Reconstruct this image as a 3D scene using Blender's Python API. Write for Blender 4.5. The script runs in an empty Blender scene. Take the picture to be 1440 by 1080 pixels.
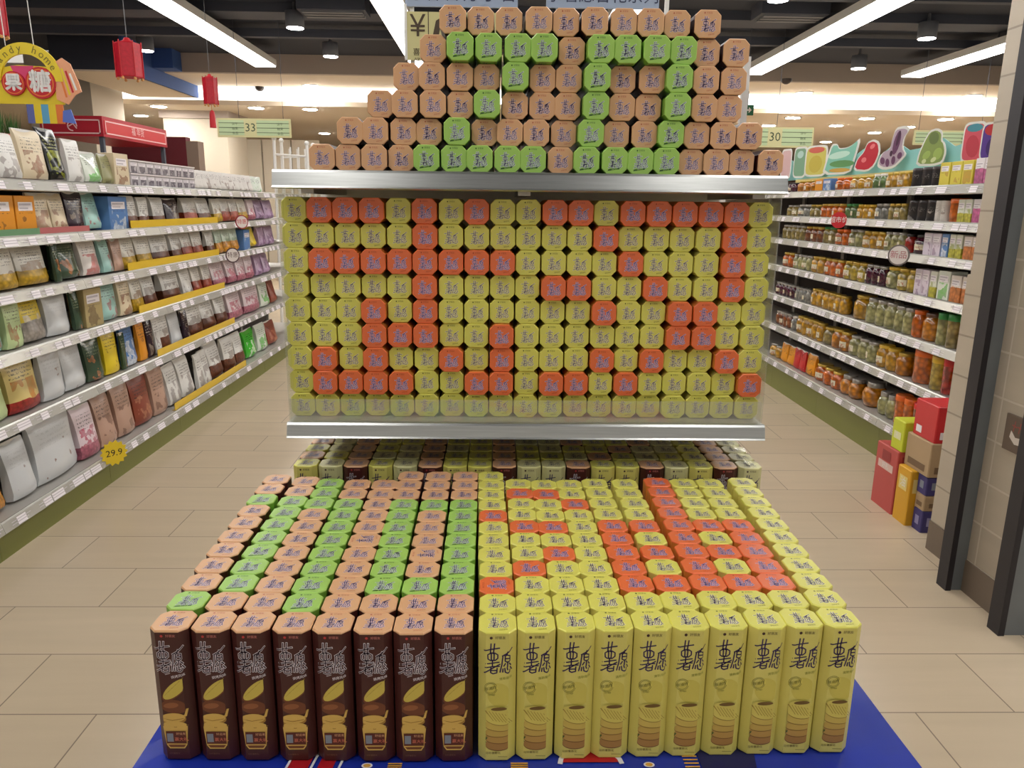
import bpy, math, random
from mathutils import Vector, Matrix
random.seed(7)
SC = bpy.context.scene
COL = SC.collection
PI = math.pi
R_ = math.radians

# ---------------------------------------------------------------- camera
CAM_H, FPX = 1.45, 1060.0
_p, _y, _r = R_(13.35), R_(1.25), R_(0.7)
F = Vector((math.sin(_y)*math.cos(_p), math.cos(_y)*math.cos(_p), -math.sin(_p)))
R0 = Vector((math.cos(_y), -math.sin(_y), 0)); U0 = R0.cross(F)
RT = R0*math.cos(_r) + U0*math.sin(_r); UP = RT.cross(F)
CO = Vector((0, 0, CAM_H))
cam = bpy.data.cameras.new('camera'); cam.sensor_width = 36.0; cam.lens = 36.0*FPX/1440.0
cam.clip_start = 0.05; cam.clip_end = 100
co = bpy.data.objects.new('camera', cam); COL.objects.link(co)
co.matrix_world = Matrix(((RT.x, UP.x, -F.x, 0), (RT.y, UP.y, -F.y, 0), (RT.z, UP.z, -F.z, CAM_H), (0, 0, 0, 1)))
SC.camera = co

# ---------------------------------------------------------------- world, exposure
SC.view_settings.view_transform = 'Standard'
SC.view_settings.look = 'None'
SC.view_settings.gamma = 1.0
SC.view_settings.exposure = 0.95
w = bpy.data.worlds.new('store_ambience'); SC.world = w; w.use_nodes = True
w.node_tree.nodes['Background'].inputs[0].default_value = (1.0, 0.93, 0.84, 1)
w.node_tree.nodes['Background'].inputs[1].default_value = 0.36
STRIP_POWER, DOWN_POWER, COVE_POWER = 6.0, 130.0, 2.0

# ---------------------------------------------------------------- measuring helpers (photo direction -> place in the room)
def at(x, y, X=None, Y=None, Z=None):
    d = F + RT*((x-720)/FPX) - UP*((y-540)/FPX)
    t = X/d.x if X is not None else (Y/d.y if Y is not None else (Z-CAM_H)/d.z)
    return CO + d*t
def y_along(x, X, z):
    """distance along the aisle of the point seen in photo column x, on the line X, z"""
    n = RT - F*((x-720)/FPX)
    return -(n.x*X + n.z*(z-CAM_H))/n.y

ONES = ['', 'first', 'second', 'third', 'fourth', 'fifth', 'sixth', 'seventh', 'eighth', 'ninth', 'tenth', 'eleventh', 'twelfth', 'thirteenth',
        'fourteenth', 'fifteenth', 'sixteenth', 'seventeenth', 'eighteenth', 'nineteenth']
TENS = {2: ('twentieth', 'twenty'), 3: ('thirtieth', 'thirty'), 4: ('fortieth', 'forty'), 5: ('fiftieth', 'fifty')}
def nth(n):
    if n < 20: return ONES[n]
    a, b = TENS[n//10]
    return a if n % 10 == 0 else b+'-'+ONES[n % 10]

# ---------------------------------------------------------------- materials
def s2l(c):
    return tuple((v/255/12.92 if v/255 <= .04045 else ((v/255+.055)/1.055)**2.4) for v in c)
MATS = {}
def mat(name, rgb, rough=.5, metal=0.0, spec=.5, srgb=True, coat=0.0):
    if name in MATS: return MATS[name]
    m = bpy.data.materials.new(name); m.use_nodes = True
    b = m.node_tree.nodes['Principled BSDF']
    c = s2l(rgb) if srgb else rgb
    b.inputs['Base Color'].default_value = (*c, 1)
    b.inputs['Roughness'].default_value = rough
    b.inputs['Metallic'].default_value = metal
    b.inputs['Specular IOR Level'].default_value = spec
    if coat: b.inputs['Coat Weight'].default_value = coat
    MATS[name] = m
    return m
def glow(name, rgb, power):
    m = bpy.data.materials.new(name); m.use_nodes = True
    nt = m.node_tree; nt.nodes.clear()
    e = nt.nodes.new('ShaderNodeEmission'); o = nt.nodes.new('ShaderNodeOutputMaterial')
    e.inputs[0].default_value = (*rgb, 1); e.inputs[1].default_value = power
    nt.links.new(e.outputs[0], o.inputs[0]); MATS[name] = m
    return m
def N(nt, t, **k):
    n = nt.nodes.new(t)
    for a, b in k.items(): setattr(n, a, b)
    return n
def mixc(nt, fac, a, b):
    n = nt.nodes.new('ShaderNodeMix'); n.data_type = 'RGBA'
    for s, v in ((0, fac), (6, a), (7, b)):
        if hasattr(v, 'links') or isinstance(v, bpy.types.NodeSocket): nt.links.new(v, n.inputs[s])
        else: n.inputs[s].default_value = v if s == 0 else (*v, 1)
    return n.outputs[2]
def mth(nt, op, a, b=None, c=None):
    n = nt.nodes.new('ShaderNodeMath'); n.operation = op
    for i, v in enumerate((a, b, c)):
        if v is None: continue
        if isinstance(v, bpy.types.NodeSocket): nt.links.new(v, n.inputs[i])
        else: n.inputs[i].default_value = v
    return n.outputs[0]
def clear_mat(name, tint=(1, 1, 1), gloss=.12, rough=.08, haze=0.0):
    m = bpy.data.materials.new(name); m.use_nodes = True
    nt = m.node_tree; nt.nodes.clear()
    o = N(nt, 'ShaderNodeOutputMaterial'); t = N(nt, 'ShaderNodeBsdfTransparent'); g = N(nt, 'ShaderNodeBsdfGlossy')
    t.inputs[0].default_value = (*tint, 1); g.inputs[1].default_value = rough
    mx = N(nt, 'ShaderNodeMixShader'); mx.inputs[0].default_value = gloss
    nt.links.new(t.outputs[0], mx.inputs[1]); nt.links.new(g.outputs[0], mx.inputs[2])
    out = mx.outputs[0]
    if haze:
        d = N(nt, 'ShaderNodeBsdfDiffuse'); d.inputs[0].default_value = (.75, .75, .72, 1)
        m2 = N(nt, 'ShaderNodeMixShader'); m2.inputs[0].default_value = haze
        nt.links.new(out, m2.inputs[1]); nt.links.new(d.outputs[0], m2.inputs[2]); out = m2.outputs[0]
    nt.links.new(out, o.inputs[0]); MATS[name] = m
    return m

def pack_mat(key, base, accent, bottom=None, bh=.34, text=(40, 35, 40), rough=.32, cover=.5, scale=16):
    """printed packaging: plain ground, lines of small print above, a blotchy picture, a coloured foot"""
    name = 'packaging_'+key
    if name in MATS: return MATS[name]
    m = bpy.data.materials.new(name); m.use_nodes = True; nt = m.node_tree
    b = nt.nodes['Principled BSDF']; b.inputs['Roughness'].default_value = rough
    tc = N(nt, 'ShaderNodeTexCoord'); oi = N(nt, 'ShaderNodeObjectInfo')
    sg = N(nt, 'ShaderNodeSeparateXYZ'); nt.links.new(tc.outputs['Generated'], sg.inputs[0])
    off = N(nt, 'ShaderNodeCombineXYZ'); k = mth(nt, 'MULTIPLY', oi.outputs['Random'], 40.0)
    for i in range(3): nt.links.new(k, off.inputs[i])
    va = N(nt, 'ShaderNodeVectorMath', operation='ADD'); nt.links.new(tc.outputs['Object'], va.inputs[0]); nt.links.new(off.outputs[0], va.inputs[1])
    nz = N(nt, 'ShaderNodeTexNoise'); nz.inputs['Scale'].default_value = scale; nz.inputs['Detail'].default_value = 2.5
    nt.links.new(va.outputs[0], nz.inputs['Vector'])
    vo = N(nt, 'ShaderNodeTexVoronoi'); vo.inputs['Scale'].default_value = 55; nt.links.new(va.outputs[0], vo.inputs['Vector'])
    z = sg.outputs[2]; x = sg.outputs[0]
    inx = mth(nt, 'MULTIPLY', mth(nt, 'GREATER_THAN', x, .14), mth(nt, 'LESS_THAN', x, .86))
    # small print
    wv = N(nt, 'ShaderNodeTexNoise'); wv.inputs['Scale'].default_value = 130; nt.links.new(va.outputs[0], wv.inputs['Vector'])
    rows = mth(nt, 'GREATER_THAN', mth(nt, 'FRACT', mth(nt, 'MULTIPLY', z, 14.0)), .55)
    tx = mth(nt, 'MULTIPLY', rows, mth(nt, 'GREATER_THAN', wv.outputs[0], .52))
    tx = mth(nt, 'MULTIPLY', tx, mth(nt, 'MULTIPLY', mth(nt, 'GREATER_THAN', z, .55), mth(nt, 'LESS_THAN', z, .84)))
    tx = mth(nt, 'MULTIPLY', tx, inx)
    c = mixc(nt, mth(nt, 'MULTIPLY', tx, .75), s2l(base), s2l(text))
    # picture
    pic = mth(nt, 'GREATER_THAN', nz.outputs[0], 1-cover)
    pic = mth(nt, 'MULTIPLY', pic, mth(nt, 'MULTIPLY', mth(nt, 'LESS_THAN', z, .58), inx))
    vp = N(nt, 'ShaderNodeTexVoronoi'); vp.inputs['Scale'].default_value = 70; nt.links.new(va.outputs[0], vp.inputs['Vector'])
    sv = N(nt, 'ShaderNodeSeparateColor'); nt.links.new(vp.outputs['Color'], sv.inputs[0])
    ac = mixc(nt, sv.outputs[0], s2l(accent), tuple(min(1, v*.4+w*.35) for v, w in zip(s2l(accent), s2l(base))))
    c = mixc(nt, mth(nt, 'MULTIPLY', pic, .85), c, ac)
    if bottom:
        c2 = mixc(nt, vo.outputs['Distance'], s2l(bottom), tuple(v*.35 for v in s2l(bottom)))
        edge = mth(nt, 'LESS_THAN', mth(nt, 'ADD', z, mth(nt, 'MULTIPLY', nz.outputs[0], .12)), bh+.06)
        c = mixc(nt, edge, c, c2)
    nt.links.new(c, b.inputs['Base Color'])
    MATS[name] = m
    return m
def jar_mat(key, rgb, dark=.35):
    name = 'preserve_'+key
    if name in MATS: return MATS[name]
    m = bpy.data.materials.new(name); m.use_nodes = True; nt = m.node_tree
    b = nt.nodes['Principled BSDF']; b.inputs['Roughness'].default_value = .12; b.inputs['Coat Weight'].default_value = .6
    tc = N(nt, 'ShaderNodeTexCoord'); oi = N(nt, 'ShaderNodeObjectInfo')
    va = N(nt, 'ShaderNodeVectorMath', operation='ADD'); nt.links.new(tc.outputs['Object'], va.inputs[0])
    nt.links.new(mth(nt, 'MULTIPLY', oi.outputs['Random'], 30.0), va.inputs[1])
    vo = N(nt, 'ShaderNodeTexVoronoi'); vo.inputs['Scale'].default_value = 38; nt.links.new(va.outputs[0], vo.inputs['Vector'])
    f = mth(nt, 'MULTIPLY', vo.outputs['Distance'], 1.3)
    l = s2l(rgb)
    nt.links.new(mixc(nt, f, l, tuple(v*dark for v in l)), b.inputs['Base Color'])
    MATS[name] = m
    return m
def noise_mat(name, a, b_, scale=8, rough=.5, detail=4, metal=0, stretch=None):
    m = bpy.data.materials.new(name); m.use_nodes = True; nt = m.node_tree
    b = nt.nodes['Principled BSDF']; b.inputs['Roughness'].default_value = rough; b.inputs['Metallic'].default_value = metal
    tc = N(nt, 'ShaderNodeTexCoord'); nz = N(nt, 'ShaderNodeTexNoise'); nz.inputs['Scale'].default_value = scale; nz.inputs['Detail'].default_value = detail
    src = tc.outputs['Object']
    if stretch:
        mp = N(nt, 'ShaderNodeMapping'); mp.inputs['Scale'].default_value = stretch; nt.links.new(src, mp.inputs[0]); src = mp.outputs[0]
    nt.links.new(src, nz.inputs['Vector'])
    nt.links.new(mixc(nt, nz.outputs[0], s2l(a), s2l(b_)), b.inputs['Base Color']); MATS[name] = m
    return m
def tile_mat(name, c1, c2, grout, w_, h_, mortar, offs, offset, rough, axes='xy', bump=.0):
    m = bpy.data.materials.new(name); m.use_nodes = True; nt = m.node_tree
    b = nt.nodes['Principled BSDF']; b.inputs['Roughness'].default_value = rough
    tc = N(nt, 'ShaderNodeTexCoord'); sp = N(nt, 'ShaderNodeSeparateXYZ'); nt.links.new(tc.outputs['Object'], sp.inputs[0])
    cb = N(nt, 'ShaderNodeCombineXYZ')
    for i, a in enumerate(axes): nt.links.new(mth(nt, 'ADD', sp.outputs['xyz'.index(a)], offs[i]), cb.inputs[i])
    br = N(nt, 'ShaderNodeTexBrick'); br.offset = offset; br.squash = 1.0
    nt.links.new(cb.outputs[0], br.inputs['Vector'])
    br.inputs['Scale'].default_value = 1.0; br.inputs['Brick Width'].default_value = w_; br.inputs['Row Height'].default_value = h_
    br.inputs['Mortar Size'].default_value = mortar; br.inputs['Mortar Smooth'].default_value = .1; br.inputs['Bias'].default_value = 0
    br.inputs['Color1'].default_value = (*s2l(c1), 1); br.inputs['Color2'].default_value = (*s2l(c2), 1); br.inputs['Mortar'].default_value = (*s2l(grout), 1)
    nz = N(nt, 'ShaderNodeTexNoise'); nz.inputs['Scale'].default_value = 3.0; nz.inputs['Detail'].default_value = 5
    mp = N(nt, 'ShaderNodeMapping'); mp.inputs['Scale'].default_value = (.5, 5, 1); nt.links.new(cb.outputs[0], mp.inputs[0]); nt.links.new(mp.outputs[0], nz.inputs['Vector'])
    hs = N(nt, 'ShaderNodeHueSaturation'); nt.links.new(br.outputs['Color'], hs.inputs['Color'])
    nt.links.new(mth(nt, 'ADD', mth(nt, 'MULTIPLY', nz.outputs[0], .2), .9), hs.inputs['Value'])
    nt.links.new(hs.outputs[0], b.inputs['Base Color'])
    if bump:
        bp = N(nt, 'ShaderNodeBump'); bp.inputs['Distance'].default_value = bump; bp.invert = True
        nt.links.new(br.outputs['Fac'], bp.inputs['Height']); nt.links.new(bp.outputs[0], b.inputs['Normal'])
    MATS[name] = m
    return m

# ---------------------------------------------------------------- mesh builder
class MB:
    def __init__(s): s.v = []; s.f = []; s.m = []; s.mats = []; s.sm = []
    def mi(s, m):
        if m not in s.mats: s.mats.append(m)
        return s.mats.index(m)
    def add(s, vs, fs, m, smooth=False):
        o = len(s.v); s.v += [tuple(v) for v in vs]; i = s.mi(m)
        for f in fs: s.f.append([k+o for k in f]); s.m.append(i); s.sm.append(smooth)
    def box(s, a, b, m):
        (x0, y0, z0), (x1, y1, z1) = a, b
        vs = [(x, y, z) for z in (z0, z1) for y in (y0, y1) for x in (x0, x1)]
        s.add(vs, [(0, 2, 3, 1), (4, 5, 7, 6), (0, 1, 5, 4), (2, 6, 7, 3), (0, 4, 6, 2), (1, 3, 7, 5)], m)
    def bevbox(s, a, b, m, c):
        """box with chamfered vertical and top edges"""
        (x0, y0, z0), (x1, y1, z1) = a, b
        def ring(x0, y0, x1, y1, z, c): return [(x0+c, y0, z), (x1-c, y0, z), (x1, y0+c, z), (x1, y1-c, z), (x1-c, y1, z), (x0+c, y1, z), (x0, y1-c, z), (x0, y0+c, z)]
        s.loft([ring(x0, y0, x1, y1, z0, c), ring(x0, y0, x1, y1, z1-c, c), ring(x0+c, y0+c, x1-c, y1-c, z1, c)], m)
    def loft(s, rings, m, caps=True, smooth=False, closed=True):
        n = len(rings[0]); vs = [v for r in rings for v in r]; fs = []
        for k in range(len(rings)-1):
            for i in range(n if closed else n-1):
                j = (i+1) % n
                fs.append((k*n+i, k*n+j, (k+1)*n+j, (k+1)*n+i))
        s.add(vs, fs, m, smooth)
        if caps:
            s.add(rings[0], [tuple(range(n-1, -1, -1))], m); s.add(rings[-1], [tuple(range(n))], m)
    def lathe(s, prof, m, n=20, c=(0, 0, 0), smooth=True, sq=0.0):
        def pt(r, z, i):
            a = 2*PI*i/n; k = 1.0
            if sq: k = 1/max(abs(math.cos(a)), abs(math.sin(a)))*sq + (1-sq)
            return (c[0]+r*k*math.cos(a), c[1]+r*k*math.sin(a), c[2]+z)
        s.loft([[pt(r, z, i) for i in range(n)] for r, z in prof], m, True, smooth)
    def tube(s, pts, r, m, n=8, smooth=True):
        pts = [Vector(p) for p in pts]; rings = []
        for i, p in enumerate(pts):
            d = (pts[min(i+1, len(pts)-1)]-pts[max(i-1, 0)]).normalized()
            a = d.cross(Vector((0, 0, 1)) if abs(d.z) < .9 else Vector((1, 0, 0))).normalized(); b = a.cross(d)
            rings.append([p+a*r*math.cos(2*PI*k/n)+b*r*math.sin(2*PI*k/n) for k in range(n)])
        s.loft(rings, m, True, smooth)
    def poly(s, pts, m): s.add(pts, [tuple(range(len(pts)))], m)
    def ribbon(s, pts, w_, m, fn):
        """flat brush stroke through (u, v) points, laid on a surface by fn(u, v)"""
        P = [Vector((p[0], p[1])) for p in pts]
        L = []; Rr = []
        for i, p in enumerate(P):
            d = P[min(i+1, len(P)-1)]-P[max(i-1, 0)]
            if d.length < 1e-9: d = Vector((1, 0))
            d.normalize(); nrm = Vector((-d.y, d.x))
            q = p.copy()
            if i == 0: q -= d*w_*.5
            if i == len(P)-1: q += d*w_*.5
            L.append(fn(*(q+nrm*w_*.5))); Rr.append(fn(*(q-nrm*w_*.5)))
        n = len(P)
        s.add(Rr+L, [(i, i+1, n+i+1, n+i) for i in range(n-1)], m)
    def ellipse(s, cx, cy, rx, ry, ang, m, fn, n=20):
        c, d = math.cos(ang), math.sin(ang)
        s.poly([fn(cx+rx*math.cos(t)*c-ry*math.sin(t)*d, cy+rx*math.cos(t)*d+ry*math.sin(t)*c) for t in (2*PI*i/n for i in range(n))], m)
    def text(s, body, size, cx, cy, m, fn, ang=0.0):
        vs, fs = text_geo(body); c, d = math.cos(ang), math.sin(ang)
        s.add([fn(cx+(x*c-y*d)*size, cy+(x*d+y*c)*size) for x, y in vs], fs, m)
    def mesh(s, name):
        me = bpy.data.meshes.new(name); me.from_pydata(s.v, [], s.f)
        for m in s.mats: me.materials.append(m)
        me.polygons.foreach_set('material_index', s.m); me.polygons.foreach_set('use_smooth', s.sm); me.update()
        return me
    def build(s, name, parent=None, loc=(0, 0, 0), rot=(0, 0, 0)):
        return link(name, s.mesh(name), parent, loc, rot)
_TXT = {}
def text_geo(body):
    if body not in _TXT:
        cu = bpy.data.curves.new('lettering', 'FONT'); cu.body = body; cu.size = 1.0; cu.align_x = 'CENTER'; cu.align_y = 'CENTER'; cu.resolution_u = 2
        o = bpy.data.objects.new('lettering', cu); COL.objects.link(o)
        me = o.to_mesh()
        _TXT[body] = ([(v.co.x, v.co.y) for v in me.vertices], [tuple(p.vertices) for p in me.polygons])
        o.to_mesh_clear(); bpy.data.objects.remove(o); bpy.data.curves.remove(cu)
    return _TXT[body]
def link(name, me, parent=None, loc=(0, 0, 0), rot=(0, 0, 0)):
    o = bpy.data.objects.new(name, me); COL.objects.link(o); o.location = loc; o.rotation_euler = rot
    if parent: o.parent = parent
    return o
def empty(name, loc=(0, 0, 0), rot=(0, 0, 0)): return link(name, None, None, loc, rot)
def tag(o, label, cat, group=None):
    o['label'] = label; o['category'] = cat
    if group: o['group'] = group
    return o
def struct(o): o['kind'] = 'structure'; return o
def copy_tree(o, parent=None):
    c = o.copy(); COL.objects.link(c)
    if parent: c.parent = parent
    for ch in o.children: copy_tree(ch, c)
    return c

# ---------------------------------------------------------------- common materials
STEEL = noise_mat('brushed_steel', (196, 198, 196), (168, 170, 168), 30, .28, 2, .9, (.3, 8, 8))
SHELFMETAL = mat('shelf_grey', (178, 174, 168), .4, .35)
RAIL = mat('price_rail', (184, 182, 174), .25, .3)
TAGW = mat('price_card', (232, 226, 230), .45)
TAGINK = mat('card_ink', (186, 178, 186), .6)
OLIVE = mat('kick_green', (116, 118, 58), .5)
SHADEBACK = mat('gondola_back', (62, 52, 48), .7)
DARKCEIL = mat('ceiling_black', (54, 58, 70), .9)
DARKPIPE = mat('pipe_grey', (74, 78, 90), .7)
BEIGE = mat('painted_beige', (196, 186, 168), .8)
SOFFIT = mat('soffit_beige', (224, 210, 190), .85)
FASCIA = mat('fascia_taupe', (176, 163, 152), .85)
BLUEB = mat('beam_blue', (52, 86, 150), .7)
WALLBACK = mat('far_wall_brown', (132, 112, 98), .9)
WHITE = mat('white_plastic', (230, 228, 224), .4)
BLACK = mat('black_ink', (20, 18, 20), .6)
RED = mat('signal_red', (190, 24, 36), .5)
ACRYL = clear_mat('clear_acrylic', (.95, .96, .93), .10, .06, .10)
FILM = clear_mat('shrink_film', (.97, .97, .96), .16, .12, .04)
GRILLE = mat('grille_grey', (120, 122, 126), .6)
LAMPGLOW = glow('tube_light', (1.0, .97, .93), STRIP_POWER)
DOWNGLOW = glow('downlight_glow', (1.0, .96, .91), DOWN_POWER)
COVEGLOW = glow('cove_light', (1.0, .96, .90), COVE_POWER)
SPOTGLOW = glow('spot_glow', (1.0, .97, .95), 20.0)

# ================================================================ SETTING
FLOOR = tile_mat('floor_tile', (196, 178, 152), (190, 172, 146), (124, 108, 92), .6, .3, .0022, (-.05, -.127+30), .5, .32)
b = MB(); b.add([(-14, -6, 0), (14, -6, 0), (14, 24, 0), (-14, 24, 0)], [(0, 1, 2, 3)], FLOOR); struct(b.build('floor'))
b = MB(); b.box((-14, -6, 3.45), (14, 11.3, 3.55), DARKCEIL); struct(b.build('ceiling'))
b = MB(); b.box((-4.66, 11.3, 3.2), (14, 11.4, 3.55), FASCIA); struct(b.build('ceiling_fascia'))
b = MB(); b.box((-14, 11.4, 3.2), (14, 12.75, 3.3), SOFFIT); struct(b.build('ceiling_soffit'))
b = MB(); b.box((-14, 12.6, 3.0), (14, 12.68, 3.2), COVEGLOW); struct(b.build('ceiling_cove'))
b = MB(); b.box((-14, 12.68, 2.92), (14, 24, 3.0), SOFFIT); struct(b.build('ceiling_lower'))
b = MB(); b.box((-14, 12.56, 2.92), (14, 12.68, 2.99), SOFFIT); struct(b.build('trim_cove_lip'))
b = MB(); b.box((-14, 24, 0), (14, 24.1, 3.2), WALLBACK); struct(b.build('wall_back'))
b = MB(); b.box((-14, -6, 0), (-13.9, 24, 3.5), WALLBACK); struct(b.build('wall_left'))
b = MB(); b.box((13.9, -6, 0), (14, 24, 3.5), WALLBACK); struct(b.build('wall_outer_right'))
b = MB(); b.box((-5.6, 10.2, 3.02), (-4.7, 19, 3.04), SOFFIT); b.box((-4.72, 10.2, 3.02), (-4.68, 19, 3.45), BLUEB); b.box((-5.6, 10.2, 3.04), (-4.72, 10.24, 3.45), DARKCEIL)
b.box((-4.68, 11.0, 3.2), (-4.4, 11.3, 3.45), BLUEB); struct(b.build('beam'))
b = MB(); b.box((-6.6, 11.36, 0), (-5.72, 12.3, 3.45), BEIGE); struct(b.build('pillar_square'))
b = MB(); b.box((-5.6, 13.4, 0), (-4.55, 14.4, 2.92), BEIGE); b.box((-5.65, 13.36, 2.8), (-4.5, 14.4, 2.92), FASCIA); struct(b.build('pillar_far'))
b = MB()
for i in range(3): b.box((-5.0+i*.55, 15.0, 0), (-4.48+i*.55, 15.08, 2.6), BEIGE)
struct(b.build('wall_panel'))
b = MB()
for yy in (3.0, 5.2, 7.4, 9.4): b.box((-14, yy, 3.3), (14, yy+.09, 3.39), DARKPIPE)
struct(b.build('ceiling_conduit'))
b = MB()
for yy in (4.2, 8.5): b.box((-14, yy, 3.36), (14, yy+.35, 3.45), DARKPIPE)
struct(b.build('ceiling_duct'))

# tiled partition on the right with metal guide posts
PT_BIG = tile_mat('pillar_tile', (184, 172, 154), (178, 166, 148), (150, 138, 122), .5, .165, .004, (-2.695+10, 20), .0, .4, 'yz', .002)
PT_SM = tile_mat('wall_tile', (172, 160, 142), (166, 154, 138), (190, 180, 164), .13, .165, .004, (10, 20), .0, .4, 'yz', .002)
SKIRT = mat('skirting_brown', (112, 98, 84), .5)
POST = noise_mat('dark_post', (128, 134, 138), (104, 109, 114), 6, .4, 3, .3)
POSTEDGE = mat('post_edge', (30, 27, 34), .5)
b = MB(); b.box((1.905, 2.70, .13), (2.16, 3.016, 3.45), PT_BIG); b.box((1.9, 2.70, 0), (2.165, 3.018, .13), SKIRT); struct(b.build('wall_right'))
b = MB(); b.box((1.905, 3.016, .13), (2.16, 3.034, 1.2), PT_BIG); b.box((1.9, 3.018, 0), (2.165, 3.036, .13), SKIRT); struct(b.build('wall_right_ledge'))
b = MB(); b.box((1.835, 2.40, .13), (2.16, 2.66, 3.45), PT_SM); b.box((1.83, 2.40, 0), (2.16, 2.66, .13), SKIRT); struct(b.build('wall_right_near'))
for i, yy in enumerate((2.66, 2.34)):
    b = MB(); b.box((1.785, yy, 0), (2.1, yy+.05, 3.45), POST); b.box((1.765, yy-.006, 0), (1.787, yy+.056, 3.45), POSTEDGE); struct(b.build('trim_post_%d' % (i+1)))
b = MB(); b.box((1.826, 2.405, .62), (1.834, 2.56, .75), mat('plate_brown', (96, 80, 68), .5))
wm = mat('plate_worn_white', (206, 196, 186), .7)
fn = lambda u, v: (1.8255, 2.56-u, .62+v)
b.poly([fn(u, v) for u, v in ((.03, .05), (.06, .03), (.11, .035), (.155, .02), (.155, .05), (.1, .06), (.06, .055), (.035, .075))], wm)
for k in range(4): b.ribbon([(.045+k*.028, .075), (.05+k*.028, .11)], .004, mat('plate_ink', (150, 70, 62), .6), fn); b.ribbon([(.038+k*.028, .095), (.06+k*.028, .092)], .004, MATS['plate_ink'], fn)
tag(b.build('wall_plate'), 'brown plate with worn white patch on the tiled wall', 'sign')
b = MB(); b.bevbox((1.80, 2.41, 1.02), (1.834, 2.50, 1.13), mat('switch_box', (84, 74, 68), .5), .004); tag(b.build('switch_box'), 'small dark box fixed high on the tiled wall near the post', 'switch')

# ---------------------------------------------------------------- ceiling lights
def strip_light(x, label):
    t = empty('strip_light', (x, 0, 3.2)); tag(t, label, 'ceiling light', 'linear ceiling lights')
    b = MB(); b.box((-.15, -1.0, .012), (.15, 10.8, .09), WHITE)
    for yy in range(0, 11, 3): b.box((-.006, yy, .09), (.006, yy+.012, .25), DARKPIPE)
    b.build('housing', t)
    k = 0
    y = -1.0
    while y < 10.75:
        b = MB(); b.box((-.135, y, 0), (.135, min(y+2.03, 10.8), .012), LAMPGLOW); b.build('diffuser', t)
        y += 2.04
strip_light(-3.1, 'long white strip light over the candy shelving')
strip_light(-1.0, 'long white strip light behind the price sign')
strip_light(1.2, 'long white strip light over the middle aisle behind the tan box stack')
strip_light(3.42, 'long white strip light over the jar shelving')
strip_light(5.6, 'long white strip light that meets the tiled pillar')
DL = [(415, 40, 3.2, 1), (465, 80, 3.2, 1), (205, 72, 3.2, 1), (1303, 55, 3.2, 1), (1207, 97, 3.2, 1), (1094, 1, 3.2, 1),
      (437, 120, 3.2, 0), (1131, 130, 3.2, 0), (1369, 134, 3.2, 0)]
DL += [(x, y, 2.92, 0) for x, y in ((223, 149), (360, 151), (198, 162), (279, 164), (256, 176), (436, 153), (456, 187), (1115, 165), (1330, 167), (1176, 176), (1219, 166),
                                     (1230, 186), (1081, 176), (1161, 199), (1277, 178))]
for i, (x, y, z, pend) in enumerate(DL):
    p = at(x, y, Z=z)
    t = empty('spotlight' if pend else 'downlight', p)
    k = sum(1 for q in DL if q[3] == pend and q[0] <= x)
    if pend:
        tag(t, 'white cylinder lamp under the black ceiling, %s from the left' % nth(k), 'ceiling light', 'cylinder lamps under the black ceiling')
        b = MB(); b.lathe([(.09, .004), (.095, .02), (.095, .16), (.02, .17), (.012, .25)], mat('lamp_grey', (120, 122, 128), .5), 18); b.build('housing', t)
        b = MB(); b.lathe([(.085, 0), (.085, .004)], SPOTGLOW, 18); b.build('lens', t)
    else:
        tag(t, 'round recessed downlight in the beige ceiling, %s from the left' % nth(k), 'ceiling light', 'recessed downlights')
        b = MB(); b.lathe([(.12, -.012), (.14, -.008), (.14, -.001)], WHITE, 18); b.build('trim_ring', t)
        b = MB(); b.lathe([(.11, -.016), (.11, -.012)], DOWNGLOW, 18); b.build('lens', t)
for x, y, lab in ((470, 22, 'left'), (1110, 28, 'right')):
    p = at(x, y, Z=3.3); t = empty('air_diffuser', p); tag(t, 'grey slatted air outlet in the black ceiling, %s of the box stack' % lab, 'vent')
    b = MB()
    for k in range(3): b.box((-.3, -.13+k*.1, 0), (.3, -.08+k*.1, .02), GRILLE)
    b.build('slats', t); b = MB(); b.box((-.34, -.17, .02), (.34, .17, .15), DARKPIPE); b.build('housing', t)

# ================================================================ SNACK BOXES
W_, H_, CH = .0605, .235, .0120
NAVY = mat('lettering_indigo', (44, 26, 84), .45)
HALO = mat('lettering_halo', (205, 196, 214), .45)
GLYPH = [[(.02, .77), (.26, .82), (.54, .86)], [(.26, 1.0), (.24, .68)], [(.38, 1.0), (.34, .68)],
         [(.26, .70), (.15, .64), (.16, .50), (.24, .45), (.40, .45), (.49, .52), (.49, .64), (.38, .70), (.24, .70)],
         [(.27, .68), (.27, .46)], [(.37, .69), (.36, .46)], [(.08, .33), (.53, .39)], [(.31, .46), (.31, .24)],
         [(.02, .02), (.20, .12), (.36, .21), (.56, .32)], [(.06, .20), (.30, .24), (.54, .25)],
         [(.26, .20), (.25, .04), (.33, .0), (.46, .03), (.47, .18)], [(.26, .11), (.46, .11)],
         [(.65, .60), (.78, .67), (1.0, .83)], [(.665, .60), (.63, .30), (.57, .06)],
         [(.83, .73), (.79, .63)], [(.74, .60), (.74, .42), (.81, .39), (.91, .43), (.91, .60), (.82, .63), (.73, .60)], [(.74, .51), (.91, .52)],
         [(.83, .40), (.82, .24)], [(.75, .34), (.70, .26)], [(.89, .35), (.95, .28)],
         [(.67, .16), (.66, .06)], [(.73, .18), (.75, .05), (.83, .02), (.90, .06), (.91, .13)], [(.81, .20), (.83, .14)], [(.93, .22), (.99, .13)]]
def dense(pts, n):
    out = [pts[0]]
    for p, q in zip(pts, pts[1:]): out += [(p[0]+(q[0]-p[0])*k/n, p[1]+(q[1]-p[1])*k/n) for k in range(1, n+1)]
    return out
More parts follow.
